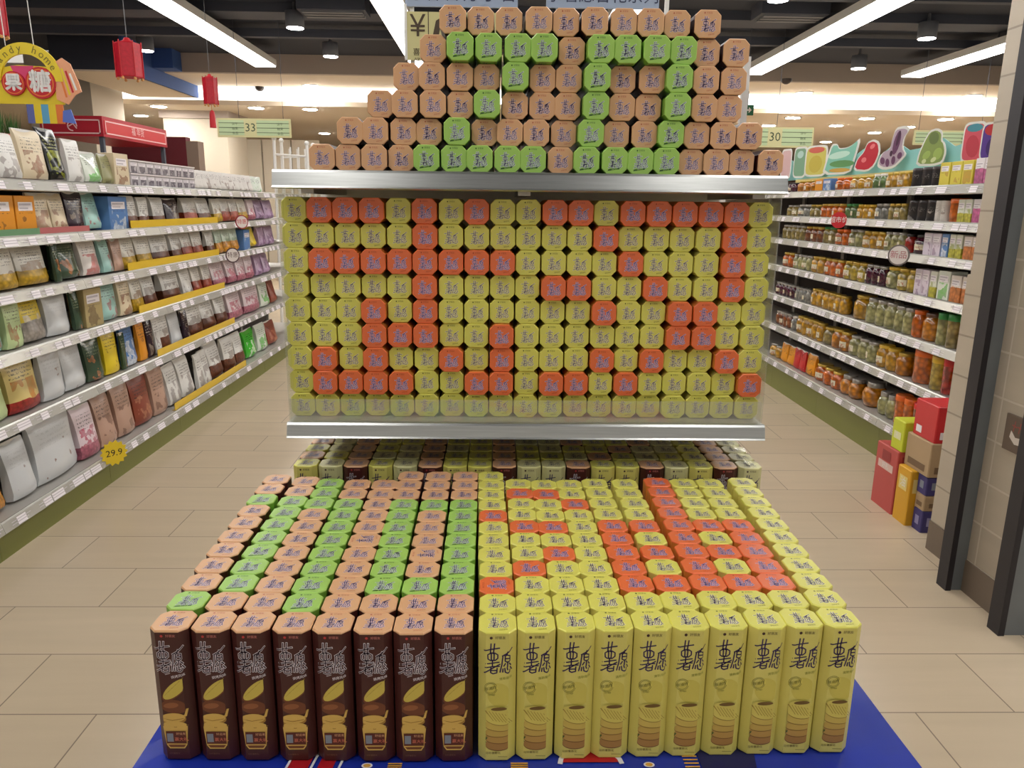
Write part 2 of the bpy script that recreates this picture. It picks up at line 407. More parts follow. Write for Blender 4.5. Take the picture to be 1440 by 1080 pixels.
def glyphs(b, cx, cy, wid, hei, fn, ink, halo, lw, hw, fh=None, dn=1):
    for s in GLYPH:
        pts = dense([(cx+(u-.5)*wid, cy+(v-.5)*hei) for u, v in s], dn)
        if halo: b.ribbon(pts, hw, halo, fn)
        b.ribbon(pts, lw, ink, fh or fn)
def octa(w, c, z, dx=0, dy=0):
    h = w/2; k = h-c
    return [(-k, -h, z), (k, -h, z), (h, -k, z), (h, k, z), (k, h, z), (-k, h, z), (-h, k, z), (-h, -k, z)]
def pm(n, rgb, r=.4): return mat('print_'+n, rgb, r)
def body_mesh(key, body, kind):
    b = MB(); bm_ = mat('carton_'+key, body, .38)
    b.loft([octa(W_-.002, CH, 0), octa(W_, CH, .002), octa(W_, CH, H_-.004)], bm_)
    FW = W_-2*CH; y0 = -W_/2
    e = FW/2
    def L(k):
        d = .0002+.0002*k
        def fn(u, v):
            o = abs(u)-e                                  # past the face the print runs on round the cut corner
            if o <= 0: return (u, y0-d, v)
            sx = 1 if u > 0 else -1
            return (sx*(e+o*.7071+d*.5), y0-d+o*.7071, v)
        return fn
    def keep(f): return lambda u, v: f(max(-e, min(e, u)), v)
    el = b.ellipse; b.ellipse = lambda cx, cy, rx, ry, a, m, f, n=24: el(cx, cy, rx, ry, a, m, keep(f), n)
    def V(f): return H_*f
    if kind == 'choc':
        pk, cr, dk = pm('potato_yellow', (208, 186, 84)), pm('cream', (216, 178, 92)), pm('potato_skin', (112, 60, 34))
        b.ellipse(-.008, V(.957), .0022, .0022, 0, pm('brand_red', (190, 60, 60)), L(1), 12)
        b.text('好丽友', .0052, .006, V(.957), pm('brand_pink', (214, 130, 120)), L(1))
        glyphs(b, 0, V(.80), .0475, .054, L(1), pm('lettering_plum', (40, 14, 40)), pm('lettering_white', (246, 238, 246)), .0018, .0032, L(2), 5)
        b.ribbon([(-.008, V(.668)), (.02, V(.70))], .0007, MATS['print_lettering_white'], L(1))
        b.text('烘烤风味', .0058, .012, V(.655), MATS['print_lettering_white'], L(1), .22)
        b.ellipse(.001, V(.42), .0215, .0125, -.12, dk, L(1)); b.ellipse(-.004, V(.43), .012, .005, .1, pm('skin_light', (146, 88, 52)), L(2))
        b.ellipse(.0045, V(.548), .0270, .0112, .74, dk, L(2)); b.ellipse(.0052, V(.557), .0258, .0102, .74, pk, L(3))
        for k in range(5):
            u = -.009+k*.006; b.ribbon([(u-.003, V(.562)+u-.0035), (u+.004, V(.562)+u+.0045)], .0007, pm('potato_line', (182, 158, 62)), L(4))
        b.ellipse(-.002, V(.325), .021, .0105, .08, pm('cream_shade', (168, 124, 52)), L(3)); b.ellipse(-.003, V(.335), .020, .0085, .05, cr, L(4))
        b.ribbon([(.010, V(.335)), (.018, V(.355)), (.021, V(.395))], .004, cr, L(5))
        b.ribbon([(-.018, V(.33)), (-.004, V(.315)), (.014, V(.33))], .0012, MATS['print_cream_shade'], L(5))
        b.ellipse(-.001, V(.27), .0225, .009, -.02, cr, L(5)); b.ribbon([(-.02, V(.275)), (0, V(.262)), (.02, V(.275))], .0013, MATS['print_cream_shade'], L(6))
        b.poly([L(7)(u, V(v)) for u, v in ((-.0195, .27), (-.0165, .125), (-.012, .095), (.012, .095), (.0165, .125), (.0195, .27))], cr)
        b.poly([L(8)(u, V(v)) for u, v in ((-.0145, .125), (-.011, .105), (.011, .105), (.0145, .125))], dk)
        b.poly([L(9)(u, V(v)) for u, v in ((-.0160, .135), (.0160, .135), (.0160, .232), (-.0160, .232))], pm('label_dark', (86, 26, 20)))
        b.text('好运来', .0052, .008, V(.212), pm('label_cream', (226, 170, 130)), L(10)); b.text('赢大礼', .0072, .008, V(.168), pm('label_red', (220, 120, 96)), L(10))
        b.poly([L(10)(u, V(v)) for u, v in ((-.0145, .15), (-.0045, .15), (-.0045, .215), (-.0145, .215))], pm('label_grey', (128, 136, 152)))
        b.text('马铃薯膨化', .0036, -.006, V(.05), pm('foot_print', (120, 84, 62)), L(1))
    else:
        ink = NAVY
        pale = {'yellow': (216, 203, 94), 'pale': (210, 206, 150), 'green': (176, 222, 110), 'orange': (238, 176, 90)}[key]
        b.ellipse(-.010, V(.957), .0025, .0025, 0, pm('logo_brown', (70, 44, 40)), L(1), 12)
        b.text('好丽友', .0056, .0045, V(.957), pm('brand_brown', (74, 56, 50)), L(1))
        glyphs(b, .001, V(.80), .047, .053, L(1), ink, None, .0021, 0, None, 5)
        b.text('清新原味', .0056, .014, V(.652), pm('flavour_olive', (150, 152, 60)), L(1), .2)
        b.ellipse(.004, V(.52), .0195, .022, .3, pm('potato_whole_'+key, tuple(int(v*.97) for v in pale)), L(1), 24)
        for r in (.0105, .0085):
            pts = [(-.0105+r*math.cos(2*PI*k/20), V(.575)+r*math.sin(2*PI*k/20)) for k in range(21)]
            b.ribbon(pts, .0006, pm('stamp_green', (106, 108, 44)), L(2))
        b.poly([L(3)(-.0105+u*.0115, V(.575)+v*.0042+u*.003) for u, v in ((-1, -1), (1, -1), (1, 1), (-1, 1))], pm('stamp_ground_'+key, pale))
        b.text('非油炸', .0064, -.0105, V(.575), MATS['print_stamp_green'], L(4), .2); b.text('Crispy', .0040, -.0085, V(.525), MATS['print_stamp_green'], L(4), .1)
        cols = [((166, 124, 66), (116, 78, 44)), ((182, 144, 74), (126, 88, 46)), ((192, 162, 80), (136, 104, 50)), ((202, 178, 88), (150, 122, 56)), ((214, 200, 100), (160, 136, 62))]
        vv = [.135, .185, .235, .29, .365]; rr = [(.0205, .0115), (.0212, .0098), (.0218, .0090), (.0226, .0105), (.0245, .0165)]
        for k in range(5):
            a = (0, -.03, .02, -.1, -.24)[k]
            b.ellipse(.002, V(vv[k])-.0016, *rr[k], a, pm('chip_edge%d' % k, cols[k][1]), L(2+2*k)); b.ellipse(.002, V(vv[k]), *rr[k], a, pm('chip_face%d' % k, cols[k][0]), L(3+2*k))
        for k in range(7):
            u = -.014+k*.0052; b.ribbon([(u-.004, V(.365)+.010-k*.0012), (u+.003, V(.365)-.001-k*.0012), (u+.008, V(.365)-.0085-k*.0008)], .0008, pm('chip_line', (160, 134, 52)), L(13))
        b.ellipse(.003, V(.42), .013, .0032, .05, pm('chip_dark', (112, 84, 36)), L(13))
        b.ellipse(-.0175, V(.19), .003, .0016, .9, pm('leaf_green', (70, 96, 40)), L(14), 10); b.ellipse(-.0195, V(.165), .003, .0016, -.6, MATS['print_leaf_green'], L(14), 10)
        b.text('马铃薯膨化', .0050, -.006, V(.062), pm('foot_ink', (104, 90, 40)), L(1)); b.ribbon([(-.019, V(.032)), (.017, V(.032))], .0012, pm('foot_line', (156, 146, 70)), L(1))
    return b.mesh('carton_body')
def lid_mesh(key, lid, halo, extra):
    b = MB(); lm = mat('lid_'+key, lid, .34)
    hi = mat('lid_rim_'+key, tuple(min(255, int(v*1.06)+6) for v in lid), .3)
    b.loft([octa(W_, CH, H_-.004), octa(W_, CH, H_-.0022), octa(W_-.0028, CH-.0006, H_-.0004)], hi, False)
    b.poly(octa(W_-.0028, CH-.0006, H_-.0004), lm)
    b.poly(list(reversed(octa(W_, CH, H_-.004))), lm)
    def L(k): return lambda u, v: (u, v, H_-.0004+.00015+.0001*k)
    ink = {'tan': NAVY, 'green': NAVY, 'yellow': NAVY, 'orange': pm('lettering_blue', (44, 34, 110)), 'pale': NAVY}[key]
    glyphs(b, .001, -.001, .033, .032, L(0), ink, halo, .0012, .0026, L(1))
    small = {'tan': pm('lid_red', (178, 92, 66)), 'green': pm('lid_dkgreen', (52, 96, 30)), 'yellow': pm('lid_olive', (92, 96, 26)), 'orange': pm('lid_maroon', (170, 60, 30)), 'pale': pm('lid_olive', (92, 96, 26))}[key]
    b.ellipse(-.0085, .0232, .0018, .0018, 0, small, L(0), 10)
    b.text('好丽友', .0046, .0025, .0232, small, L(0))
    if extra == 'banner':
        g = pm('lid_banner', (40, 84, 26))
        b.poly([L(0)(u, v) for u, v in ((-.0165, -.0235), (.011, -.0195), (.0125, -.0155), (-.0145, -.0195))], g)
        b.text('清新香葱', .0036, -.0005, -.0195, lm, L(1), .14)
    else:
        b.text('烘烤风味' if key == 'tan' else '清新原味', .0036, .009, -.0225, small, L(0), .16)
    return b.mesh('lid')
FLAV = {'tan': ('tan', (70, 28, 25), 'choc', (208, 161, 119), pm('halo_lilac', (214, 194, 206)), None),
        'green': ('green', (124, 178, 62), 'veg', (150, 192, 90), pm('halo_white', (206, 220, 214)), 'banner'),
        'yellow': ('yellow', (218, 208, 112), 'veg', (207, 203, 94), pm('halo_straw', (228, 224, 190)), None),
        'orange': ('orange', (212, 126, 54), 'veg', (218, 104, 56), pm('halo_lav', (206, 182, 206)), None),
        'pale': ('pale', (206, 202, 146), 'veg', (206, 202, 146), pm('halo_cream', (222, 220, 168)), None)}
PROTO = {}
def snack(key, loc, rot, label, group):
    n = {'tan': 'tan_snack_box', 'green': 'green_snack_box', 'yellow': 'yellow_snack_box', 'orange': 'orange_snack_box', 'pale': 'pale_snack_box'}[key]
    if key not in PROTO:
        nm, body, kind, lid, halo, ex = FLAV[key]
        o = link(n, body_mesh(key, body, kind)); c = link('end_panel', lid_mesh(key, lid, halo, ex), o)
        c['label'] = '%s end panel with brushed characters' % nm
        PROTO[key] = o
    else:
        o = copy_tree(PROTO[key])
    o.location = loc; o.rotation_euler = rot
    tag(o, label, 'snack box', group)
    return o
LOOK = {'tan': 'tan', 'green': 'green', 'yellow': 'yellow', 'orange': 'orange', 'pale': 'pale'}
KEY = {'T': 'tan', 'G': 'green', 'Y': 'yellow', 'O': 'orange', 'P': 'pale', 'B': 'tan'}
ZP = .562          # top of the blue platform
# standing block: one string per column, from the back row to the front row
BROWN = ['TTGTTTTTTGT', 'TTGGGGGGGTT', 'GGGTTTTTTTT', 'TTGGGGGGGGT', 'TTTTTTTTTTT', 'TTTGGGGGGGTT', 'TTTGTTTTTGTT', 'TTTGGGGGGGTT']
YELL = ['YYYYOYYYYOYY', 'YOYYOYYOYYY', 'YOYYOYOYYYY', 'YYOYYYYYYYY', 'YYYYOOOOOYY', 'YYYYOYOYOYY', 'OOOOOOOOOYY', 'YYYYOYOYOYY', 'YYYYOOOOOYY', 'YYYYYYYYYYY']
FY = 1.06+W_/2
BB = [(389, 673), (430, 676), (464, 679), (502.6, 681), (541, 681), (578, 669), (616.6, 670), (655, 669)]
YB = [(690, 671), (729, 679.5), (765, 683.5), (800, 681), (836.6, 679), (878.5, 679.5), (924, 677.5), (961, 679), (998.5, 679), (1044, 677.5)]
cols = []
for c, s in enumerate(BROWN):
    p = at(*BB[c], Z=ZP+H_); cols.append((s, -.5128+c*.0640, p.x, FY+abs(c-6)*.0012, p.y))
for c, s in enumerate(YELL):
    p = at(*YB[c], Z=ZP+H_); cols.append((s, .0058+c*.0622, p.x, FY+.002+c*.0018, p.y))
for c, (s, xf, xb, yf, yb) in enumerate(cols):
    n = len(s)
    if (yb-yf)/(n-1) < .0613: yb = yf+.0613*(n-1)
    for r in range(n):                                   # r = 0 is the front row
        k = KEY[s[n-1-r]]; t = r/(n-1)
        x = xf+(xb-xf)*t+(random.uniform(-.0006, .0006) if c < 8 else random.uniform(-.001, .001)); y = yf+(yb-yf)*t
        rz = random.uniform(-.012, .012)
        if (c == 4 and r == 5) or (c == 6 and r == 4) or (c == 8 and r == 2): rz = PI/2
        snack(k, (x, y, ZP), (0, 0, rz), '%s-topped snack box on blue platform, %s row from front, %s column from left' % (LOOK[k], nth(r+1), nth(c+1)), 'snack boxes standing on the blue platform')
# lying between the two metal shelves, rows from the top
MID = ['YOOOYOYOYYOOYOOOOOY', 'YYYYYOYYYYYYOYYYYOY', 'YOOOOOOOOYYYYOYYYOY', 'YYYYYOYYYYOOYYOYYOY', 'YYYOYOYYYYYYOYYOOYY', 'YYYOOOYYOYYYYYYOOYY', 'YOYOYYOYOYYYOYOYYOY', 'YOOOOYYOOYOOYOYYYYO', 'YYYYYYYYYYYYYYYYYYY']
SHX0, SHX1, SHY = -.522, .682, 1.83                       # metal shelves
ZLO, ZUP = .914, 1.524
for r, s in enumerate(MID):
    z = ZLO+.0305+(8-r)*.0611
    yf = 1.885+(8-r)*.0
    for c, ch in enumerate(s):
        k = KEY[ch]; x = -.497+c*.0638-(.003 if r < 3 else 0)*(c-9)/9+random.uniform(-.0008, .0008)
        push = random.uniform(-.016, -.008) if k == 'orange' else random.uniform(-.004, .006)
        snack(k, (x, yf+H_+push, z), (PI/2, 0, 0), '%s snack box lying on the lower metal shelf, %s row from top, %s from left' % (LOOK[k], nth(r+1), nth(c+1)), 'snack boxes lying on the lower metal shelf')
# stacked on the upper metal shelf
TOPR = [('TTTTTTTTTT', 637, 995, 29), ('TGGGGTGGGGTT', 610, 1036, 66), ('TTTTGTTGTTGTT', 569, 1031, 105), ('TTTTGTTTGTTGTT', 532, 1027, 145), ('TTTTGTTTTGTTGTTT', 490, 1055, 184), ('TTTTGGGGGTGGGGTTTT', 452, 1082, 222)]
for r, (s, x0, x1, yy) in enumerate(TOPR):
    z = ZUP+.0305+(5-r)*.0611; n = len(s); Yf = 1.862
    xa = at(x0, yy, Y=Yf).x; xb = at(x1, yy+6, Y=Yf).x
    st = max((xb-xa)/(n-1), .0612); mid = (xa+xb)/2
    for c, ch in enumerate(s):
        k = KEY[ch]; x = mid+(c-(n-1)/2)*st
        push = random.uniform(-.024, -.016) if k == 'green' else random.uniform(-.004, .012)
        snack(k, (x, Yf+H_+push, z), (PI/2, 0, random.uniform(-.012, .012)), '%s snack box stacked on the upper metal shelf, %s row from top, %s from left' % (LOOK[k], nth(r+1), nth(c+1)), 'snack boxes stacked on the upper metal shelf')
# upright rows under the lower shelf
UND = ['YPBYPBYYBPPBYYBPYBP', 'BYBPPBYYBYYPBYPYYBP', 'YPBYPBPYBYPYYBPPYBP', 'BPBYYBYYBPPBYYBPYBP']
for r, s in enumerate(UND):
    for c, ch in enumerate(s):
        k = KEY[ch]
        snack(k, (-.487+c*.0638, 1.83+W_/2+r*.0625, ZP), (0, 0, 0), '%s snack box upright under the lower metal shelf, %s row from front, %s from left' % ('brown' if ch == 'B' else LOOK[k], nth(r+1), nth(c+1)), 'wrapped snack boxes under the lower metal shelf')

# ================================================================ DISPLAY STAND
t = empty('display_gondola', (.08, 2.2, 0)); tag(t, 'metal display gondola with two shelves of stacked snack boxes', 'gondola')
ox, oy = .08, 2.2
def rel(a, o=(.08, 2.2, 0)): return tuple(a[i]-o[i] for i in range(3))
b = MB(); b.box(rel((SHX0+.01, 1.862, 0)), rel((SHX1+.02, 2.30, ZP-.004)), SHELFMETAL); b.build('base', t)
b = MB(); b.box(rel((SHX0+.02, 2.302, 0)), rel((SHX1-.02, 2.33, ZUP)), WHITE); b.build('back_panel', t)
for z, zr in ((ZLO, .036), (ZUP, .040)):
    b = MB(); b.box(rel((SHX0, SHY+.004, z-.032)), rel((SHX1, 2.30, z-.001)), SHELFMETAL); sh = b.build('shelf', t)
    b = MB()
    y = SHY-oy
    prof = [(y, z+.001), (y-.006, z), (y-.010, z-.005), (y-.018, z-zr+.004), (y-.021, z-zr), (y-.014, z-zr-.003), (y+.004, z-zr+.002)]
    b.loft([[(SHX0-ox, q[0], q[1]) for q in prof], [(SHX1-ox, q[0], q[1]) for q in prof]], STEEL); b.build('price_rail', sh)
for x in (SHX0+.012, SHX1-.012):
    b = MB(); b.box(rel((x-.02, 2.335, 0)), rel((x+.02, 2.375, ZUP if x < 0 else ZUP)), WHITE); b.build('upright', t)
for sx, x in ((-1, SHX0+.001), (1, SHX1-.004)):
    b = MB(); xs = x-.0 ; b.box(rel((xs, SHY+.012, ZLO)), rel((xs+.003, 2.29, ZUP-.04)), ACRYL); b.build('side_panel', t)
b = MB(); b.box(rel((SHX0+.006, SHY+.004, ZLO)), rel((SHX1-.008, SHY+.007, ZLO+.058)), ACRYL); b.build('front_fence', t)
b = MB()
for x in (SHX0+.05, .05, SHX1-.06): b.box(rel((x, 1.88, ZUP-.052)), rel((x+.03, 2.29, ZUP-.032)), SHELFMETAL)
b.build('bracket', t)
# white board standing upright at the end of the top stack
p0, p1 = at(1058, 80, Y=2.115), at(1047, 178, Y=2.115)
b = MB(); b.box((p0.x-.022, 2.11, ZUP), (p0.x-.004, 2.125, p0.z), WHITE)
b.box((p0.x-.022, 2.095, ZUP), (p0.x-.004, 2.14, ZUP+.004), WHITE); tag(b.build('end_post'), 'white upright post at the end of the top box stack', 'post')
# price sign behind the stack
SIGNY = 2.42
PAPER = mat('sign_yellow', (206, 198, 142), .6); HEAD = mat('sign_blue_grey', (158, 172, 196), .5); HEADINK = mat('sign_navy', (34, 44, 78), .5); SIGNINK = mat('sign_brown', (74, 58, 40), .6)
def board(x0, x1, ybot, label, chars, panel):
    a = at(x0, ybot, Y=SIGNY); c = at(x1, ybot+2, Y=SIGNY); wdt = c.x-a.x; zb = a.z
    t = empty('price_sign', (a.x+wdt/2, SIGNY, 0)); tag(t, label, 'sign')
    b = MB(); b.box((-wdt/2, -.004, zb), (wdt/2, .004, zb+.11), HEAD)
    fn = lambda u, v: (u, -.005, v)
    n = len(chars)
    for i, ch in enumerate(chars): b.text(ch, .048, -wdt/2+wdt*(i+.5)/n, zb+.034, HEADINK, fn)
    b.build('header', t)
    for x in ((-wdt/2+.012, wdt/2-.035) if panel else (-wdt/2+.03, wdt/2+.02)):
        b = MB(); b.box((x, .005, 1.5 if False else 0), (x+.012, .015, zb+.1), WHITE); b.build('post', t)
    if panel:
        zp1 = at(600, 17, Y=SIGNY).z; zp0 = at(600, 85, Y=SIGNY).z
        b = MB(); b.box((-wdt/2+.0, -.004, zp0), (wdt/2, .004, zp1), PAPER)
        b.box((-wdt/2-.004, -.006, zp0-.0), (-wdt/2+.004, .006, zp1+.02), WHITE)
        x = -wdt/2
        b.text('¥', .085, x+.036, zp1-.042, SIGNINK, fn)
        b.text('0', .19, x+.12, zp1-.08, SIGNINK, fn); b.text('9', .19, x+.22, zp1-.08, SIGNINK, fn)
        b.box((x+.066, -.0045, zp0), (x+.0685, -.004, zp1), SIGNINK)
        b.text('喜代', .022, x+.042, zp1-.112, SIGNINK, fn); b.text('好吃', .018, x+.042, zp1-.136, SIGNINK, fn)
        b.build('price_panel', t)
    return t
board(570, 728, 9, 'yellow price board with yuan symbol behind the top stack', '方谷日方丁日', True)
board(768, 926, 11, 'blue grey header sign over the middle of the top stack', '小薯愿合花系列', False)
# film around the ends of the rows under the shelf
def film(x, out, label):
    rr = random.Random(3 if x < 0 else 9); n, m_ = 9, 7; grid = []
    prof = [(0.0, .03), (.0, .14), (.0, .215), (-.35, .232), (-1.1, .2325), (-1.9, .232)]
    vs = []; rows = 12
    for i in range(rows):
        y = 1.868+.25*i/(rows-1)
        for (k, z) in prof:
            vs.append((x+out*(.003+k*.022+rr.uniform(0, .0025)), y, ZP+z+(rr.uniform(.001, .008) if z > .2 else 0)))
    np_ = len(prof); fs = [(i*np_+j, i*np_+j+1, (i+1)*np_+j+1, (i+1)*np_+j) for i in range(rows-1) for j in range(np_-1)]
    b = MB(); b.add(vs, fs, FILM, False); tag(b.build('shrink_wrap'), label, 'plastic wrap')
film(-.519, -1, 'clear wrinkled plastic wrap over the first column under the shelf')
film(.694, 1, 'clear wrinkled plastic wrap over the pale boxes by the aisle')

# blue platform
PBLUE = noise_mat('platform_blue', (34, 58, 176), (26, 44, 140), 5, .22, 3); PNAVY = mat('platform_navy', (26, 30, 84), .3); PMAR = mat('platform_maroon', (74, 20, 26), .45)
t = empty('platform', (.05, 1.45, 0)); tag(t, 'low platform of cartons covered in shiny blue printed film', 'platform')
X0, X1, Y0, Y1 = -.582-.05, .703-.05, 1.043-1.45, 1.858-1.45
b = MB(); b.box((X0+.004, Y0+.004, 0), (X1-.004, Y1, ZP-.02), PMAR); b.build('base', t)
b = MB(); rr = random.Random(5)
nx, ny = 26, 14; vs = []
for j in range(ny+1):
    for i in range(nx+1):
        vs.append((X0+(X1-X0)*i/nx, Y0+(Y1-Y0)*j/ny, ZP-.0015-(rr.uniform(0, .0016))))
b.add(vs, [(j*(nx+1)+i, j*(nx+1)+i+1, (j+1)*(nx+1)+i+1, (j+1)*(nx+1)+i) for j in range(ny) for i in range(nx)], PBLUE)
b.box((X0, Y0, ZP-.022), (X1, Y1, ZP-.004), PBLUE)
L = lambda k: (lambda u, v: (u-.05, v-1.45, ZP-.0004+k*.00012))
PRED = mat('platform_red', (176, 24, 34), .35); PWH = mat('platform_white', (226, 224, 230), .35); PGOLD = mat('platform_gold', (214, 160, 60), .4)
for q in ((-.335, -.30), (-.285, -.26)):
    b.poly([L(1)(*v) for v in ((q[0], 1.044), (q[1], 1.044), (q[1]+.008, 1.10), (q[0]+.008, 1.10))], PRED)
for x in (-.335, -.295, -.25): b.ribbon([(x, 1.044), (x+.007, 1.09)], .004, PWH, L(2))
pts = [(.16+.050*math.cos(2*PI*k/24), 1.058+.030*math.sin(2*PI*k/24)) for k in range(13)]
b.ribbon(pts, .008, PWH, L(2))
b.poly([L(1)(.16+.046*math.cos(PI*k/14), 1.058+.026*math.sin(PI*k/14)) for k in range(15)], PRED)
b.poly([L(1)(*q) for q in ((.34, 1.044), (.43, 1.044), (.44, 1.10), (.34, 1.10))], PNAVY)
for k in range(5): b.ribbon([(.315, 1.047+k*.008), (.336, 1.047+k*.008)], .003, PGOLD, L(2))
for k in range(3): b.ribbon([(-.17, 1.046+k*.005), (-.15, 1.046+k*.005)], .003, PGOLD, L(2))
for k in range(3): b.ribbon([(.03, 1.046+k*.005), (.055, 1.046+k*.005)], .003, PGOLD, L(2))
for x in (.255, -.205): b.ellipse(x, 1.052, .009, .006, 0, PWH, L(1)); b.ellipse(x, 1.052, .006, .004, 0, PGOLD, L(2))
b.build('printed_cover', t)
b = MB(); b.box((X0-.001, Y0-.0012, ZP-.07), (X1+.001, Y0, ZP-.022), clear_mat('packing_tape', (.8, .7, .62), .2, .2)); b.build('packing_tape', t)

# ================================================================ SHELVING
LX, RX = -2.0, 2.28
LZ = [1.53, 1.295, 1.065, .815, .525, .165]
RZ = [1.575, 1.39, 1.21, .99, .75, .505, .235]
def bay(side, y0, y1, zs, label, group):
    s = 1 if side == 'L' else -1                       # direction of the aisle from the shelving
    X = LX if side == 'L' else RX
    t = empty('shelving_bay', (X, (y0+y1)/2, 0)); tag(t, label, 'shelving', group)
    h = (y1-y0)/2-.001; top = zs[0]
    def bx(b, x0, x1, ya, yb, z0, z1, m): b.box((min(-s*x0, -s*x1), ya, z0), (max(-s*x0, -s*x1), yb, z1), m)   # x counted away from the aisle
    base = zs[-1]
    b = MB(); bx(b, .02, .035, -h, h, 0, base-.045, OLIVE); bx(b, .035, .55, -h, h, 0, .02, OLIVE); b.build('kick_plate', t)
    b = MB(); bx(b, .52, .535, -h, h, 0, top+.02, SHADEBACK); b.build('back_panel', t)
    for yy in (-h, h-.025):
        b = MB(); bx(b, .50, .53, yy, yy+.025, 0, top+.02, SHELFMETAL); b.build('upright', t)
    rr = random.Random(int(y0*100)+(0 if s > 0 else 7))
    for k, z in enumerate(zs):
        f = .0 if k == len(zs)-1 else .04
        b = MB(); bx(b, f+.012, .52, -h, h, z-.03, z-.002, SHELFMETAL); b.build('shelf', t)
        b = MB(); rh = .042
        pr = [(f+.012, z+.003), (f+.006, z+.004), (f, z-.002), (f-.012, z-rh), (f+.004, z-rh-.004), (f+.012, z-rh+.002)]
        ra = [(-s*q[0], -h, q[1]) for q in pr]; rb = [(-s*q[0], h, q[1]) for q in pr]
        b.loft([ra, rb] if s > 0 else [rb, ra], RAIL); ra_o = b.build('price_rail', t)
        y = -h+rr.uniform(.02, .10)
        while y < h-.07:
            wd = rr.choice((.055, .06, .06, .09))
            b = MB()
            def fn(u, v): return (-s*(f-.0015-.0105*v), y+u, z-.004-v*(rh-.006))
            q = [fn(0, .08), fn(wd, .08), fn(wd, .95), fn(0, .95)]
            q2 = [(c[0]+s*.0012, c[1], c[2]) for c in q]
            b.loft([q, q2], TAGW)
            for vv, uu in ((.32, .8), (.62, .5)):
                b.ribbon([(wd*.12, vv), (wd*uu, vv)], .09, TAGINK, lambda u, v: tuple(c+(s*.0016 if i == 0 else 0) for i, c in enumerate(fn(u, v))))
            b.build('price_tag', ra_o)
            y += wd+rr.choice((.008, .04, .08, .13, .2))
    return t
for i in range(7):
    bay('L', 1.98+.9*i, 2.88+.9*i, LZ, 'candy shelving bay with green kick plate, %s from the near end' % nth(i+1), 'candy shelving bays')
for i in range(5):
    bay('R', 3.39+.9*i, 4.29+.9*i, RZ, 'jar shelving bay with green kick plate, %s from the tiled pillar' % nth(i+1), 'jar shelving bays')

# ---------------------------------------------------------------- packages
PK = dict(
    white=pack_mat('white', (214, 212, 208), (150, 140, 136)), whbrown=pack_mat('whbrown', (212, 210, 206), (140, 128, 120), (112, 62, 40), .36),
    whyel=pack_mat('whyel', (214, 210, 200), (150, 120, 90), (206, 164, 40), .36), whred=pack_mat('whred', (208, 204, 198), (150, 110, 100), (170, 70, 44), .42),
    whpink=pack_mat('whpink', (216, 198, 204), (178, 44, 84), (190, 110, 130), .25, cover=.5, scale=30), cream=pack_mat('cream', (210, 194, 164), (140, 84, 52)),
    black=pack_mat('black', (30, 30, 28), (150, 156, 60), cover=.46, rough=.15, text=(180, 180, 120)), orange=pack_mat('orange', (214, 140, 30), (120, 70, 24), cover=.42),
    dkpurple=pack_mat('dkpurple', (50, 34, 44), (140, 126, 110), cover=.45, text=(180, 170, 150), rough=.2), teal=pack_mat('teal', (150, 190, 182), (176, 62, 62), cover=.45),
    blue=pack_mat('blue', (84, 124, 178), (220, 224, 228), cover=.5), silver=pack_mat('silver', (196, 198, 200), (124, 84, 66), cover=.34, rough=.28, text=(176, 178, 180)),
    green=pack_mat('green', (66, 168, 52), (210, 226, 200), cover=.45, rough=.15), olive=pack_mat('olive', (140, 138, 96), (90, 84, 56)),
    gold=pack_mat('gold', (164, 146, 100), (104, 82, 52)), dkgreen=pack_mat('dkgreen', (58, 76, 58), (190, 120, 70), cover=.42, rough=.18, text=(140, 150, 120)),
    purple=pack_mat('purple', (168, 140, 170), (104, 60, 108), cover=.5, scale=24), yellow=pack_mat('yellow', (216, 190, 40), (150, 120, 30), cover=.38),
    lime=pack_mat('lime', (186, 204, 150), (152, 84, 56), cover=.42), redbrn=pack_mat('redbrn', (130, 60, 42), (180, 120, 90), cover=.45),
    pinkbrn=pack_mat('pinkbrn', (176, 142, 124), (120, 84, 70), cover=.4), face=pack_mat('face', (206, 186, 120), (190, 120, 50), (176, 46, 40), .2, cover=.5, scale=10),
    yelclear=pack_mat('yelclear', (212, 186, 36), (216, 206, 190), (170, 160, 150), .45), redband=pack_mat('redband', (218, 210, 204), (184, 48, 44), cover=.5, scale=7),
    boxpurple=pack_mat('boxpurple', (190, 184, 188), (52, 36, 60), cover=.6, scale=30), whgreen=pack_mat('whgreen', (206, 212, 200), (90, 180, 60), cover=.5, rough=.18),
    orgreen=pack_mat('orgreen', (190, 206, 190), (120, 150, 120), (220, 150, 40), .45), red=pack_mat('red', (186, 36, 40), (220, 190, 160), cover=.36), lilac=pack_mat('lilac', (206, 194, 206), (150, 120, 150), cover=.45, scale=25),
    yelcarton=pack_mat('yelcarton', (206, 190, 60), (190, 140, 40), cover=.5), pinkcarton=pack_mat('pinkcarton', (218, 210, 214), (204, 90, 150), (208, 100, 156), .6, cover=.4),
    orcarton=pack_mat('orcarton', (214, 204, 196), (210, 120, 60), (214, 130, 70), .55), blackcan=pack_mat('blackcan', (34, 30, 34), (170, 164, 160), cover=.36, text=(150, 146, 140)),
    whcup=pack_mat('whcup', (206, 200, 194), (150, 130, 120), cover=.45), mulcarton=pack_mat('mulcarton', (204, 206, 190), (150, 160, 70), (196, 190, 70), .4, scale=30))
